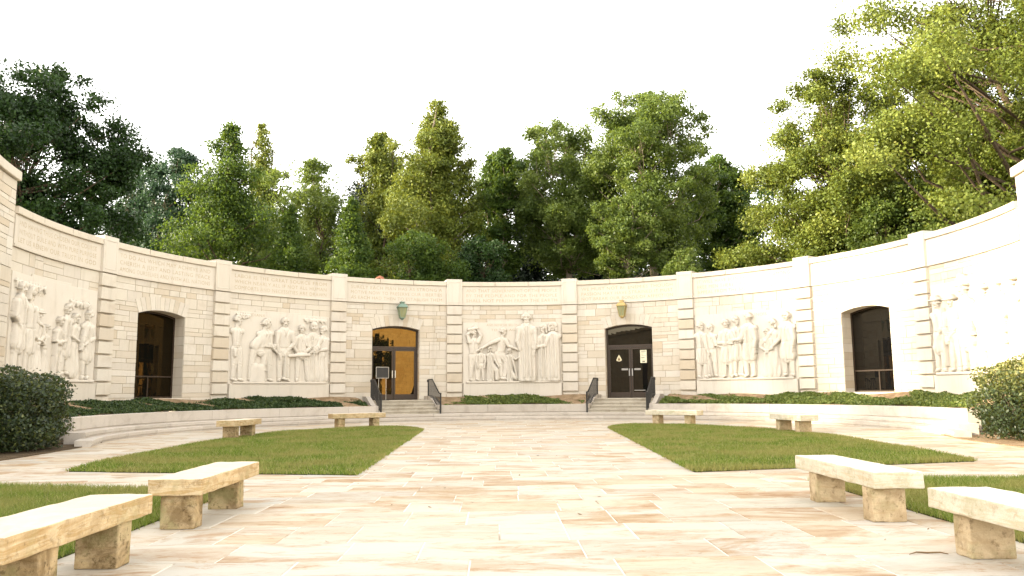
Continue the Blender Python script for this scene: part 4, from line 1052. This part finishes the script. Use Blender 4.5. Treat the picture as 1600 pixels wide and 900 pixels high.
# --- centre
panel(2, 4.30, [(['AND NOW HE BELONGS'], 1.62, 4.12, .2, .15, -.35), (['TO THE AGES'], 1.3, 3.9, .2, .15, -.3)], [
    person(-1.75, ZB, 2.3, .5, 'trousers', [[(.6, -1.8), (1.05, -.9), (.5, .1)], [(-.6, -1.8), (-.95, -.8), (-.2, .05)]], extra=[((-.75, .0), .2, (.55, .25), .16, .14)], wide=1.05),
    person(-.55, ZB + .05, 2.32, .7, 'trousers', [[(-.5, -1.7), (-1.6, -2.2), (-3.1, -3.1)], [(.5, -1.8), (1.0, -2.6), (2.0, -3.0)]], lean=.55, legs=[[(-.5, -3.8), (-.1, -5.2), (.2, -7.2)], [(.2, -3.8), (.9, -5.0), (.6, -7.2)]]),
    person(-1.43, ZB, 1.5, .2, 'trousers', [A_DN(-1), A_DN(1)], base=.08),
    person(-1.0, ZB, 1.52, .3, 'robe', [[(.6, -1.8), (1.1, -3.0), (1.6, -4.1)]], hair=.08, base=.08, extra=[((.2, -4.0), .6, (1.4, -5.2), .55, .03), ((1.4, -5.2), .5, (1.5, -7.0), .5, .03)]),
    person(-.12, ZB, 1.44, .7, 'robe', [[(.5, -1.8), (1.3, -2.5), (1.9, -2.2)], [(.3, -1.9), (.9, -3.4), (1.6, -6.5)]], hair=.09, base=.09, extra=[((1.7, -2.5), .1, (2.3, -1.8), .1, .1), ((.2, -5.6), .6, (1.4, -6.9), .5, .03)]),
    person(.66, ZB, 3.04, 0, 'robe', [[(-.8, -1.8), (-1.0, -3.2), (-.55, -4.5)], [(.8, -1.8), (1.0, -3.2), (.75, -4.4)]], extra=[((-.25, -1.3), .13, (-.2, -2.2), .1, .12), ((.25, -1.3), .13, (.2, -2.2), .1, .12), ((-.12, -1.02), .2, (.12, -1.02), .2, .1)], base=.09, wide=1.05),
    person(1.42, ZB, 2.52, -.5, 'robe', [[(-.5, -1.9), (-.9, -3.1), (-1.6, -3.0)]], hair=.07),
    person(1.86, ZB, 2.6, -.4, 'robe', [[(-.5, -1.9), (-1.0, -3.0), (-2.4, -3.2)]], hair=.12, base=.085, wide=1.1),
], 'carved relief with a tall cloaked man among mourners, central panel')
# --- panel 4
panel(3, 4.32, [(['ILLINOIS'], .8, 4.12, .2, .16, .55)], [
    person(-1.98, ZB, 2.35, .5, 'coat', [[(.5, -1.9), (.7, -3.1), (1.0, -4.0)]], extra=[((.95, -4.1), .08, (1.5, -7.3), .07, .1)]),
    person(-1.55, ZB + .05, 2.2, .5, 'trousers', [[(.5, -1.9), (.8, -3.0), (1.5, -3.3)]], base=.03),
    person(-.85, ZB, 2.4, .4, 'coat', [[(-.6, -1.9), (-1.0, -3.0), (.4, -3.1)], [(.7, -1.9), (1.1, -2.7), (.2, -3.1)]], wide=1.08, base=.075),
    person(-.42, ZB + .05, 2.45, .7, 'coat', [[(.3, -1.9), (.6, -3.1), (1.2, -2.9)]], base=.04),
    person(.16, ZB, 2.6, -.5, 'coat', [[(-.5, -1.9), (-.9, -3.0), (-1.8, -3.1)], [(.6, -1.9), (.85, -3.2), (.7, -4.4)]], base=.085, wide=1.1),
    person(.95, ZB, 1.9, -.2, 'skirt', [[(-.7, -1.8), (-1.0, -2.9), (-.3, -3.4)], [(.7, -1.8), (1.0, -2.9), (.2, -3.5)]]),
    person(1.22, ZB, 2.28, -.6, 'skirt', [[(-.4, -1.9), (-.9, -2.8), (-1.4, -3.0)]], hair=.06, base=.03),
    person(1.86, ZB, 2.52, -.3, 'coat', [[(-.6, -1.9), (-.9, -3.1), (-1.7, -3.9)], [(.6, -1.9), (.9, -3.1), (.7, -4.3)]], wide=1.12, base=.08),
], 'carved relief of townsmen in long coats shaking hands, panel right of the black door')
# --- panel 5 (far right)
panel(4, 4.42, [], [
    person(-1.95, ZB, 2.35, .4, 'coat', [[(.6, -1.9), (.8, -3.1), (.3, -3.9)]], hat='brim', extra=[((.95, -1.2), .08, (.95, -6.9), .08, .1)]),
    person(-1.25, ZB, 2.3, .2, 'trousers', [A_DN(-1), [(.8, -1.8), (1.0, -3.0), (.2, -3.7)]], hat='brim'),
    person(-.6, ZB, 2.65, -.2, 'coat', [A_DN(-1), A_DN(1)], hat='top', base=.08),
    person(.25, ZB, 2.45, .3, 'coat', [[(-.7, -1.8), (-1.0, -3.0), (-.5, -3.9)], [(.7, -1.8), (1.2, -2.2), (1.7, -1.2)]], hat='brim'),
    person(1.0, ZB, 2.6, -.3, 'coat', [A_DN(-1), A_DN(1)], base=.085, wide=1.08),
    person(1.75, ZB, 2.5, -.4, 'coat', [[(-.6, -1.9), (-1.0, -3.0), (-1.5, -3.5)]], hat='brim'),
], 'carved relief of soldiers in brimmed hats, rightmost panel in bright sun')

# ================================================================== stone benches
def rough_box(mb, sx, sy, z0, z1, seed, bev=.012, amp=.0016, tl=0.0):
    """stone block: subdivided, bevelled and slightly uneven"""
    import bmesh
    bm = bmesh.new(); bmesh.ops.create_cube(bm, size=1.0)
    for v in bm.verts: v.co = Vector((v.co.x * sx, v.co.y * sy, (z0 + z1) / 2 + v.co.z * (z1 - z0)))
    bmesh.ops.bevel(bm, geom=list(bm.edges), offset=bev, segments=2, affect='EDGES', profile=.6)
    bmesh.ops.triangulate(bm, faces=[f for f in bm.faces if len(f.verts) > 4])
    long = [e for e in bm.edges if e.calc_length() > .09]
    for _ in range(4):
        long = [e for e in bm.edges if e.calc_length() > .07]
        if not long: break
        bmesh.ops.subdivide_edges(bm, edges=long, cuts=1, use_grid_fill=True)
    rg = random.Random(seed); ph = [rg.uniform(0, 6) for _ in range(6)]
    for v in bm.verts:
        c = v.co
        n = math.sin(c.x * 17 + ph[0] + c.z * 9) * math.sin(c.y * 13 + ph[1]) + .6 * math.sin(c.x * 41 + c.y * 37 + ph[2]) * math.sin(c.z * 45 + ph[3]) + rg.uniform(-.5, .5)
        edge = (abs(abs(c.x) - sx / 2) < bev * 1.2) + (abs(abs(c.y) - sy / 2) < bev * 1.2) + (abs(c.z - z1) < bev * 1.2 or abs(c.z - z0) < bev * 1.2)
        d = Vector((c.x / sx, c.y / sy, (c.z - (z0 + z1) / 2) / (z1 - z0))).normalized()
        v.co = c + d * amp * n * (1.8 if edge >= 2 else .5)
        if c.z < z0 + .002 and z0 < .02: v.co.z = z0
    bm.verts.ensure_lookup_table()
    bm.verts.index_update()
    mb.add([tuple(v.co) for v in bm.verts], [tuple(v.index for v in f.verts) for f in bm.faces], rg.random()); bm.free()
def bench(x, y, rz, L, label, pale, seed, legs, lw=.31, ld=.20, W=.47, lx=0.0, hs=1.0):
    o = thing('stone_bench', label, 'bench', (x, y, .001), rz, 'stone benches round the lawns')
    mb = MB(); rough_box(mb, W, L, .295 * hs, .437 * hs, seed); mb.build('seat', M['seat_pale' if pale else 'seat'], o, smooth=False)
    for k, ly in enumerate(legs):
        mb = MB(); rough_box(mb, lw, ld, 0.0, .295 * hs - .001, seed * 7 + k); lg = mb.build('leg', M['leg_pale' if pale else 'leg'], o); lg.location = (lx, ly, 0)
    return o
bench(-3.47, -17.87, .0, 1.82, 'weathered tan bench nearest the viewer on the left, cut by the left edge', False, 1, (.53, -.42), .29, W=.46, lx=.06)
bench(-3.495, -15.05, .01, 1.78, 'weathered tan bench on the paving by the front corner of the far left lawn', False, 2, (-.70, .52), .30, W=.46)
bench(-7.62, -1.0, -.1, 1.78, 'tan bench at the outer rim of the far left lawn, turned end-on to the viewer', False, 3, (-.55, .55), .34, .24, .5, hs=1.12)
bench(-5.42, 4.55, -1.0, 1.88, 'tan bench seen broadside behind the far left lawn, just left of the golden door', False, 4, (-.62, .62), .34, .24, .47, hs=1.13)
bench(5.3, 4.5, .85, 1.95, 'pale bench seen broadside behind the far right lawn, just below the black door', True, 5, (-.6, .62), .34, .24, .47, hs=1.13)
bench(7.36, -1.0, .12, 1.8, 'pale bench at the outer rim of the far right lawn, below the carved panel', True, 6, (-.55, .55), .36, .22, .5, hs=1.12)
bench(2.80, -15.05, -.01, 1.92, 'pale bench with stained end by the front corner of the far right lawn', True, 7, (-.78, .50), .30, W=.44, lx=-.06)
bench(2.68, -18.0, 0.0, 1.8, 'pale bench nearest the viewer on the right, cut by the right edge', True, 8, (.60, -.42), .31, W=.45, lx=0)
tw = MB(); q0 = at(1445, 868, 6.0); zz = .006
P_ = [(2.18, -17.33), (2.25, -17.29), (2.33, -17.285), (2.41, -17.31), (2.45, -17.34)]
tw.tube([(x, y, .008 + .006 * (i % 2)) for i, (x, y) in enumerate(P_)], [.003, .005, .006, .005, .003], 6)
tag(tw.build('twig', M['twig']), 'thin curved dry twig lying on the paving beside the nearest right bench', 'twig')
# ================================================================== shrubs
def shrub(name, label, blobs, mat, seed, n, L, group=None, sun_tint=False):
    rg = np.random.default_rng(seed); c0 = np.mean([b[0] for b in blobs], axis=0)
    o = thing(name, label, 'shrub', (float(c0[0]), float(c0[1]), 0.02), 0, group)
    org = np.array([c0[0], c0[1], .02]); CS = []; OUT = []
    vol = np.array([b[1][0] * b[1][1] * b[1][2] for b in blobs]) ** (2 / 3); vol /= vol.sum()
    for (c, r), f in zip(blobs, vol):
        k = int(n * f); d = rg.normal(0, 1, (k, 3)); d /= np.linalg.norm(d, axis=1)[:, None]
        lump = 1 + .10 * np.sin(d[:, 0] * 7 + seed) * np.sin(d[:, 1] * 6) + .09 * np.sin(d[:, 2] * 9 + d[:, 0] * 5)
        rad = (1 - .38 * rg.random(k) ** 1.6) * lump + np.where(rg.random(k) < .06, rg.random(k) * .13, 0)
        sq_ = np.sign(d) * np.abs(d) ** .78
        p = np.array(c) + sq_ * np.array(r) * rad[:, None]
        ok = p[:, 2] > .03 + .05 * rg.random(k); CS.append(p[ok]); OUT.append(d[ok])
    P = np.concatenate(CS); D = np.concatenate(OUT)
    cv = np.clip((P[:, 2] - .75) / 1.0 + D[:, 2] * .3 - D[:, 1] * 0 - D[:, 0] * .25 + rg.normal(0, .12, len(P)), 0, 1) if sun_tint else None  # paler upward and to the left: sunlight put into the leaf colour
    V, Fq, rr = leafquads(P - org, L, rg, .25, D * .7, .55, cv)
    raw('foliage', V, Fq, mat, o, rr)
    st = MB()
    for k in range(14):
        c, r = blobs[k % len(blobs)]; a = rg.random() * 2 * PI; b0 = np.array(c) * [1, 1, 0] + [math.cos(a) * .15, math.sin(a) * .15, 0]
        e = np.array(c) + np.array([math.cos(a) * r[0] * .75, math.sin(a) * r[1] * .75, r[2] * rg.uniform(.1, .75)])
        st.tube([tuple(b0 - org), tuple((b0 * .5 + e * .5 + [0, 0, .1]) - org), tuple(e - org)], [.025, .016, .006], 5)
    st.build('stems', M['bark'], o)
    # dense dark heart so no light passes straight through
    return o
shrub('evergreen_shrub', 'large dark rounded shrub beside the step ends, below the leftmost carved panel', [((-10.95, -5.6, .80), (.98, 1.15, .92)), ((-11.3, -4.9, .85), (.8, .9, .75))], M['leaf_hedge'], 4, 26000, .075, 'clipped evergreen shrubs')
shrub('evergreen_shrub', 'dark shrub cut by the left edge, leftmost of the shrubs', [((-11.75, -7.3, .78), (1.0, 1.2, .86))], M['leaf_hedge'], 9, 19000, .075, 'clipped evergreen shrubs')
shrub('evergreen_shrub', 'rounded shrub with sunlit top beside the right step ends, cut by the right edge', [((11.05, -5.5, .84), (1.12, 1.15, .93)), ((11.8, -4.9, 1.05), (.95, .95, .82))], M['leaf_hedge_sunlit'], 6, 30000, .07, 'clipped evergreen shrubs', True)

# ================================================================== trees
def tree(name, label, px, D, top, halfw, mat, bark, seed, n, L, shape='round', base=6.2, trunk=.22, group=None, fork=2, clump=.17, nclump=60, squash=.8, off=0.0, open_=.0, lean=0.0, limbs=True, scatter=.16):
    """px: column of the crown's middle in the photograph; top: row of the crown's top; halfw: half width in px at distance D"""
    rg = np.random.default_rng(seed)
    A = at(px, 613, D); T = at(px, top, D); H = float(T[2]); Rw = halfw * D / F
    # keep clear of the curved wall
    o = thing(name, label, 'tree', (float(A[0]), float(A[1]), -.05), 0, group)
    zc0 = base
    def env(t):
        if shape == 'round': return (max(.06, 1 - abs(2 * t - .9) ** 2.6 / 1.35)) ** .5
        if shape == 'cone': return max(.04, (1 - t) ** .72) * (min(1, t / .12 + .45))
        if shape == 'tall': return max(.05, (max(0, math.sin(PI * min(1, t * .80 + .14))) ** .6) * (1.12 - .45 * t))
        if shape == 'vase': return (.35 + .75 * t ** .8) * (max(0.0, 1 - t ** 5)) ** .5
        if shape == 'wide': return (max(0.0, 1 - abs(2 * t - .8) ** 3 / 1.73)) ** .5
        return 1.0
    ph = rg.random(6) * 6.28
    cl = []
    while len(cl) < nclump:
        t = rg.random(); a = rg.random() * 2 * PI
        if rg.random() > .34 + .66 * min(1, env(t)) ** 1.3: continue
        lob = 1 + .22 * math.sin(3 * a + ph[0] + 4 * t) + .16 * math.sin(5 * a + ph[1] - 7 * t)
        rmax = Rw * env(t) * lob; q = rg.random() ** .5
        if open_ and math.sin(a * 2 + t * 9 + ph[2]) * math.sin(t * 13 + ph[3]) > 1 - open_: continue
        rc = Rw * clump * rg.uniform(.7, 1.35) * (.40 + .68 * min(1, env(t)))
        r = max(0, rmax * q - rc * .55)
        z = zc0 + (H - zc0) * t; z = min(z, H - rc * squash * .75)
        cl.append((np.array([r * math.cos(a) + lean * (z - zc0) + off * t, r * math.sin(a), z]), rc, t, a))
    if shape in ('cone', 'tall', 'vase'):
        for t in np.linspace(.58, .985, 11): cl.append((np.array([lean * (H - zc0) * t + off * t + rg.normal(0, .1), rg.normal(0, .1), zc0 + (H - zc0) * t - .15]), max(.26, Rw * env(t) * (.72 if shape == 'cone' else .5)), t, 0))
    # crown
    PS = []; OU = []; CLV = []; per = max(20, n // nclump)
    for c, rc, t, a in cl:
        sub = max(5, int(9)); d = rg.normal(0, 1, (sub, 3)); d /= np.linalg.norm(d, axis=1)[:, None]
        sc_ = c + d * rc * np.array([1, 1, squash]) * (.45 + .55 * rg.random((sub, 1)))
        k = int(per * (rc / (Rw * clump)) ** 2 * 1.15) + 8; wh = rg.integers(0, sub, k)
        g = rg.normal(0, 1, (k, 3)); g /= np.linalg.norm(g, axis=1)[:, None]; g *= (rg.random((k, 1)) ** .5)
        p = sc_[wh] + g * rc * np.array([.66, .66, .52]); PS.append(p)
        ou = (p - c); ou /= np.linalg.norm(ou, axis=1)[:, None] + 1e-6; OU.append(ou); CLV.append(np.full(k, rg.random()))
    ks = int(n * scatter); ts = rg.random(ks * 3); es = np.array([env(t) for t in ts]); ok = rg.random(ks * 3) < es; ts, es = ts[ok][:ks], es[ok][:ks]; as_ = rg.random(len(ts)) * 2 * PI
    lb = 1 + .22 * np.sin(3 * as_ + ph[0] + 4 * ts) + .16 * np.sin(5 * as_ + ph[1] - 7 * ts); rs = Rw * es * lb * (1 - .6 * rg.random(len(ts)) ** 1.3) * (.9 if open_ == 0 else .72)
    PS.append(np.stack([rs * np.cos(as_) + lean * (H - zc0) * ts + off * ts, rs * np.sin(as_), zc0 + (H - zc0) * ts * .985], -1)); OU.append(np.stack([np.cos(as_), np.sin(as_), .3 + 0 * as_], -1)); CLV.append(.5 + .5 * np.sin(as_ * 4 + ts * 17))
    P = np.concatenate(PS); OUT = np.concatenate(OU); CV = np.concatenate(CLV)
    if shape == 'cone' : up = .1
    else: up = .35
    V, Fq, rr = leafquads(P, L * .86, rg, up, OUT * .6, .62, CV)
    raw('crown', V, Fq, mat, o, rr)
    # trunk, forks and limbs
    tb = MB(); zt = zc0 + (H - zc0) * (.85 if shape in ('cone', 'tall') else .55)
    stems = []
    nf = 1 if shape in ('cone',) else fork
    zf = zc0 * rg.uniform(.75, 1.0) if nf > 1 else 0
    if nf > 1: tb.tube([(0, 0, 0), (.04, .03, zf * .5), (lean * 0, 0, zf)], [trunk * 1.3, trunk * 1.05, trunk], 8)
    for f in range(nf):
        a = ph[4] + f * 2 * PI / nf; sp_ = Rw * .32 if nf > 1 else 0
        pts = []; rads = []
        for k in range(7):
            u = k / 6; z = zf + (zt - zf) * u; w_ = sp_ * u ** 1.2
            pts.append((math.cos(a) * w_ + lean * max(0, z - zc0) + off * max(0, (z - zc0) / (H - zc0)) + .12 * math.sin(z * .9 + f + ph[5]) * u, math.sin(a) * w_ + .12 * math.cos(z * .8 + f) * u, z)); rads.append(trunk * ((.95 if nf == 1 else .72) * (1 - .8 * u) + .02))
        tb.tube(pts, rads, 8); stems.append((np.array(pts), rads))
    for c, rc, t, a in (cl if limbs else []):
        st, rd = stems[min(range(len(stems)), key=lambda q: np.linalg.norm(stems[q][0][-1][:2] - c[:2]))]
        rxy = np.linalg.norm(c[:2] - st[3][:2]); zz = c[2] - rxy * rg.uniform(.35, .8)
        i = int(np.argmin(np.abs(st[:, 2] - zz))); p0 = st[i]; r0 = rd[i] * .5
        mid_ = p0 * .45 + c * .55 + np.array([0, 0, -.12 * rxy * .4]) + rg.normal(0, .12, 3)
        m1 = p0 * .72 + c * .28 + rg.normal(0, .07 * rxy, 3) + np.array([0, 0, -.03 * rxy]); m2 = p0 * .3 + c * .7 + rg.normal(0, .06 * rxy, 3) + np.array([0, 0, -.05 * rxy])
        r0 = min(r0, .03 + .012 * rxy) 
        tb.tube([tuple(p0), tuple(m1), tuple(m2), tuple(c)], [max(.03, r0), max(.022, r0 * .7), max(.016, r0 * .45), .01], 5, cap=False)
    tb.build('trunk', M[bark], o, smooth=True)
    return o
LD, LB_, LM, LL, LY, LP = (M['leaf_' + k] for k in ('dark', 'blue', 'mid', 'light', 'yellow', 'pine'))
# ---- left
tree('maple_tree', 'huge dark green maple rising behind the left end of the wall', 12, 31.5, 94, 162, LD, 'bark', 1, 114000, 0.152, 'wide', 4.0, .4, nclump=180, clump=0.153)
tree('locust_tree', 'blue-green tree between the huge dark maple and the tall pyramidal tree', 262, 47, 228, 88, LB_, 'bark', 2, 60000, 0.175, 'wide', 4.5, .22, nclump=90, clump=0.198, squash=.7)
tree('tulip_tree', 'tall pyramidal light green tree with pointed top behind the left part of the wall', 345, 41, 190, 138, LM, 'bark', 3, 60800, 0.152, 'cone', 3.5, .22, nclump=165, clump=0.180, fork=1)
tree('willow_tree', 'pale yellow-green tree with wispy top peeking over the pyramidal tree', 398, 56, 188, 54, LY, 'bark', 4, 22800, 0.182, 'tall', 5, .2, nclump=75, clump=0.234, open_=.2)
tree('locust_tree', 'yellow-green round-topped tree behind the relief with the axe man', 470, 53, 244, 92, LL, 'bark', 5, 41800, 0.182, 'round', 4.5, .24, nclump=105, clump=0.180)
tree('young_tulip_tree', 'young pyramidal tree standing alone left of the copper vent, well below the skyline', 545, 38.5, 308, 70, LM, 'bark', 6, 28500, 0.129, 'cone', 4, .13, nclump=90, clump=0.234, fork=1)
tree('young_tulip_tree', 'young pyramidal tree at the right foot of the tall pyramidal tree', 448, 40, 316, 60, LM, 'bark', 7, 26600, 0.137, 'cone', 4, .13, nclump=90, clump=0.252, fork=1)
# ---- centre
tree('elm_tree', 'thin airy tree with yellowish top left of the tallest central tree', 592, 52, 207, 60, LY, 'bark', 8, 20900, 0.190, 'vase', 7, .2, nclump=60, clump=0.234, open_=.25)
tree('sycamore_tree', 'tall pointed yellow-green tree left of the centre, lit from the left', 680, 46, 162, 98, LY, 'bark_pale', 9, 51300, 0.182, 'tall', 6.0, .24, nclump=127, clump=0.198, open_=.1)
tree('understory_tree', 'low dark green tree at the wall top below the tall pointed yellow-green tree', 655, 40, 360, 62, LM, 'bark', 10, 26600, 0.137, 'round', 4.2, .13, nclump=75, clump=0.234)
tree('birch_tree', 'slender tree with pale thin trunks behind the middle of the wall', 785, 50, 232, 70, LM, 'bark_pale', 11, 28500, 0.190, 'vase', 8.2, .15, nclump=82, clump=0.198, fork=3)
tree('understory_tree', 'low dark tree behind the wall just left of its middle', 745, 42, 372, 55, LD, 'bark', 12, 20900, 0.144, 'round', 4.4, .13, nclump=63, clump=0.252)
tree('ash_tree', 'spreading light green tree with leaning trunk, left neighbour of the tallest tree', 893, 49, 194, 100, LL, 'bark_pale', 13, 49400, 0.182, 'round', 8.5, .2, nclump=120, clump=0.171, fork=2, open_=.15)
tree('ash_tree', 'tallest light green tree with a forked pale trunk, right of the middle', 1028, 45, 146, 106, LL, 'bark_pale', 14, 68400, 0.167, 'round', 8.6, .26, nclump=150, clump=0.171, fork=3, open_=.12)
tree('hickory_tree', 'low light green tree hanging over the wall right of the middle, under the tallest tree', 985, 42, 305, 55, LL, 'bark_pale', 30, 26600, 0.144, 'round', 7.2, .16, nclump=72, clump=0.198, fork=2)
tree('oak_tree', 'medium dark tree with a bare pale trunk right of the tallest tree', 1140, 52, 240, 74, LM, 'bark_pale', 15, 41800, 0.190, 'round', 7.5, .2, nclump=105, clump=0.180, fork=2)
tree('sapling', 'small sunlit sapling just above the wall below the tallest tree', 1078, 40, 388, 34, LL, 'bark', 16, 9500, 0.122, 'round', 5.0, .07, nclump=33, clump=0.306)
# ---- right
tree('pin_oak_tree', 'bright yellow-green tree forming the left side of the right-hand trees', 1325, 37, 118, 158, LY, 'bark', 17, 150000, 0.144, 'wide', 3.5, .26, nclump=195, clump=0.153, fork=2, squash=.58, scatter=.08)
tree('pin_oak_tree', 'bright leafy tree low behind the right part of the wall, under the big oak', 1440, 33, 285, 120, LL, 'bark', 27, 90000, 0.137, 'wide', 3.2, .22, nclump=127, clump=0.171, fork=2, squash=.58, scatter=.08)
tree('pin_oak_tree', 'broad yellow-green tree at the right edge, between the wall and the overhanging oak boughs', 1545, 38, 90, 150, LY, 'bark', 37, 130000, 0.15, 'wide', 3.5, .28, nclump=170, clump=0.16, fork=2, squash=.58, scatter=.08)
tree('big_oak_tree', 'great oak whose branches overhang the top right corner', 1690, 31.5, -260, 350, LY, 'bark', 18, 300000, 0.15, 'wide', 6.0, .45, nclump=330, clump=0.117, fork=3, squash=.5, open_=.12, scatter=.06)
tree('locust_tree', 'dark feathery tree filling the skyline between the huge maple and the blue-green tree', 205, 50, 240, 75, LB_, 'bark', 52, 46000, .19, 'wide', 3.5, .2, nclump=80, clump=.2)
tree('hickory_tree', 'dark bushy tree between the young pyramidal tree and the tall pointed yellow-green tree', 612, 54, 282, 58, LD, 'bark', 53, 22000, .2, 'wide', 3.5, .2, nclump=70, clump=.2)
# tall trees added left of the court, outside the frame, to filter the low sun
tree('sun_filter_tree', 'added tree left of the court, outside the view, filtering the sun', -560, 27.0, -190, 210, LM, 'bark', 60, 30000, .2, 'wide', 7.0, .3, nclump=80, clump=.17)
tree('sun_filter_tree', 'second added tree near the left hall, outside the view, filtering the sun', -700, 20.0, -420, 240, LM, 'bark', 61, 20000, .2, 'wide', 8.0, .3, nclump=55, clump=.17)
# ---- dark woods behind
k = 0
names = [('pine_tree', 'dark pine'), ('cedar_tree', 'dark cedar')]
spots = [(205, 66, 300), (300, 70, 300), (400, 64, 330), (500, 68, 300), (560, 60, 285), (620, 66, 320), (700, 64, 300), (760, 70, 320), (830, 62, 300), (868, 66, 345), (925, 60, 330), (985, 68, 330), (1050, 64, 330), (1100, 66, 320), (1165, 60, 290), (1230, 62, 260)]
bw = ['behind the gap right of the huge maple', 'behind the blue-green tree', 'behind the pyramidal tree', 'behind the yellow-green round tree', 'in the dip of the skyline left of the tall pointed tree', 'left behind the tall pointed tree',
      'right behind the tall pointed tree', 'behind the slender pale trunks', 'filling the dip right of the pale trunks', 'behind the leaning ash trunks', 'under the crown of the spreading ash', 'between the two ash trunks', 'behind the forked pale trunk', 'right of the forked pale trunk', 'behind the bare pale trunk', 'behind the bright yellow-green tree on the right']
for (px, D, top), b in zip(spots, bw):
    k += 1
    tree('woodland_tree', 'dark woodland tree ' + b, px, D, top, 66 + 10 * (k % 3), LP if k % 2 else LD, 'bark', 100 + k, 17000, .27, 'tall' if k % 2 else 'wide', 2.0, .22, 'dark trees behind the wall', fork=1, nclump=70, clump=.25, limbs=False)
# a tree in the forecourt corner, outside the frame: its dark shape shows in the golden door glass
tree('court_tree', 'small tree in front of the right hall, outside the view', 1820, 15.6, 245, 125, LD, 'bark', 40, 13300, 0.122, 'round', 2.4, .12, nclump=54, clump=0.234)
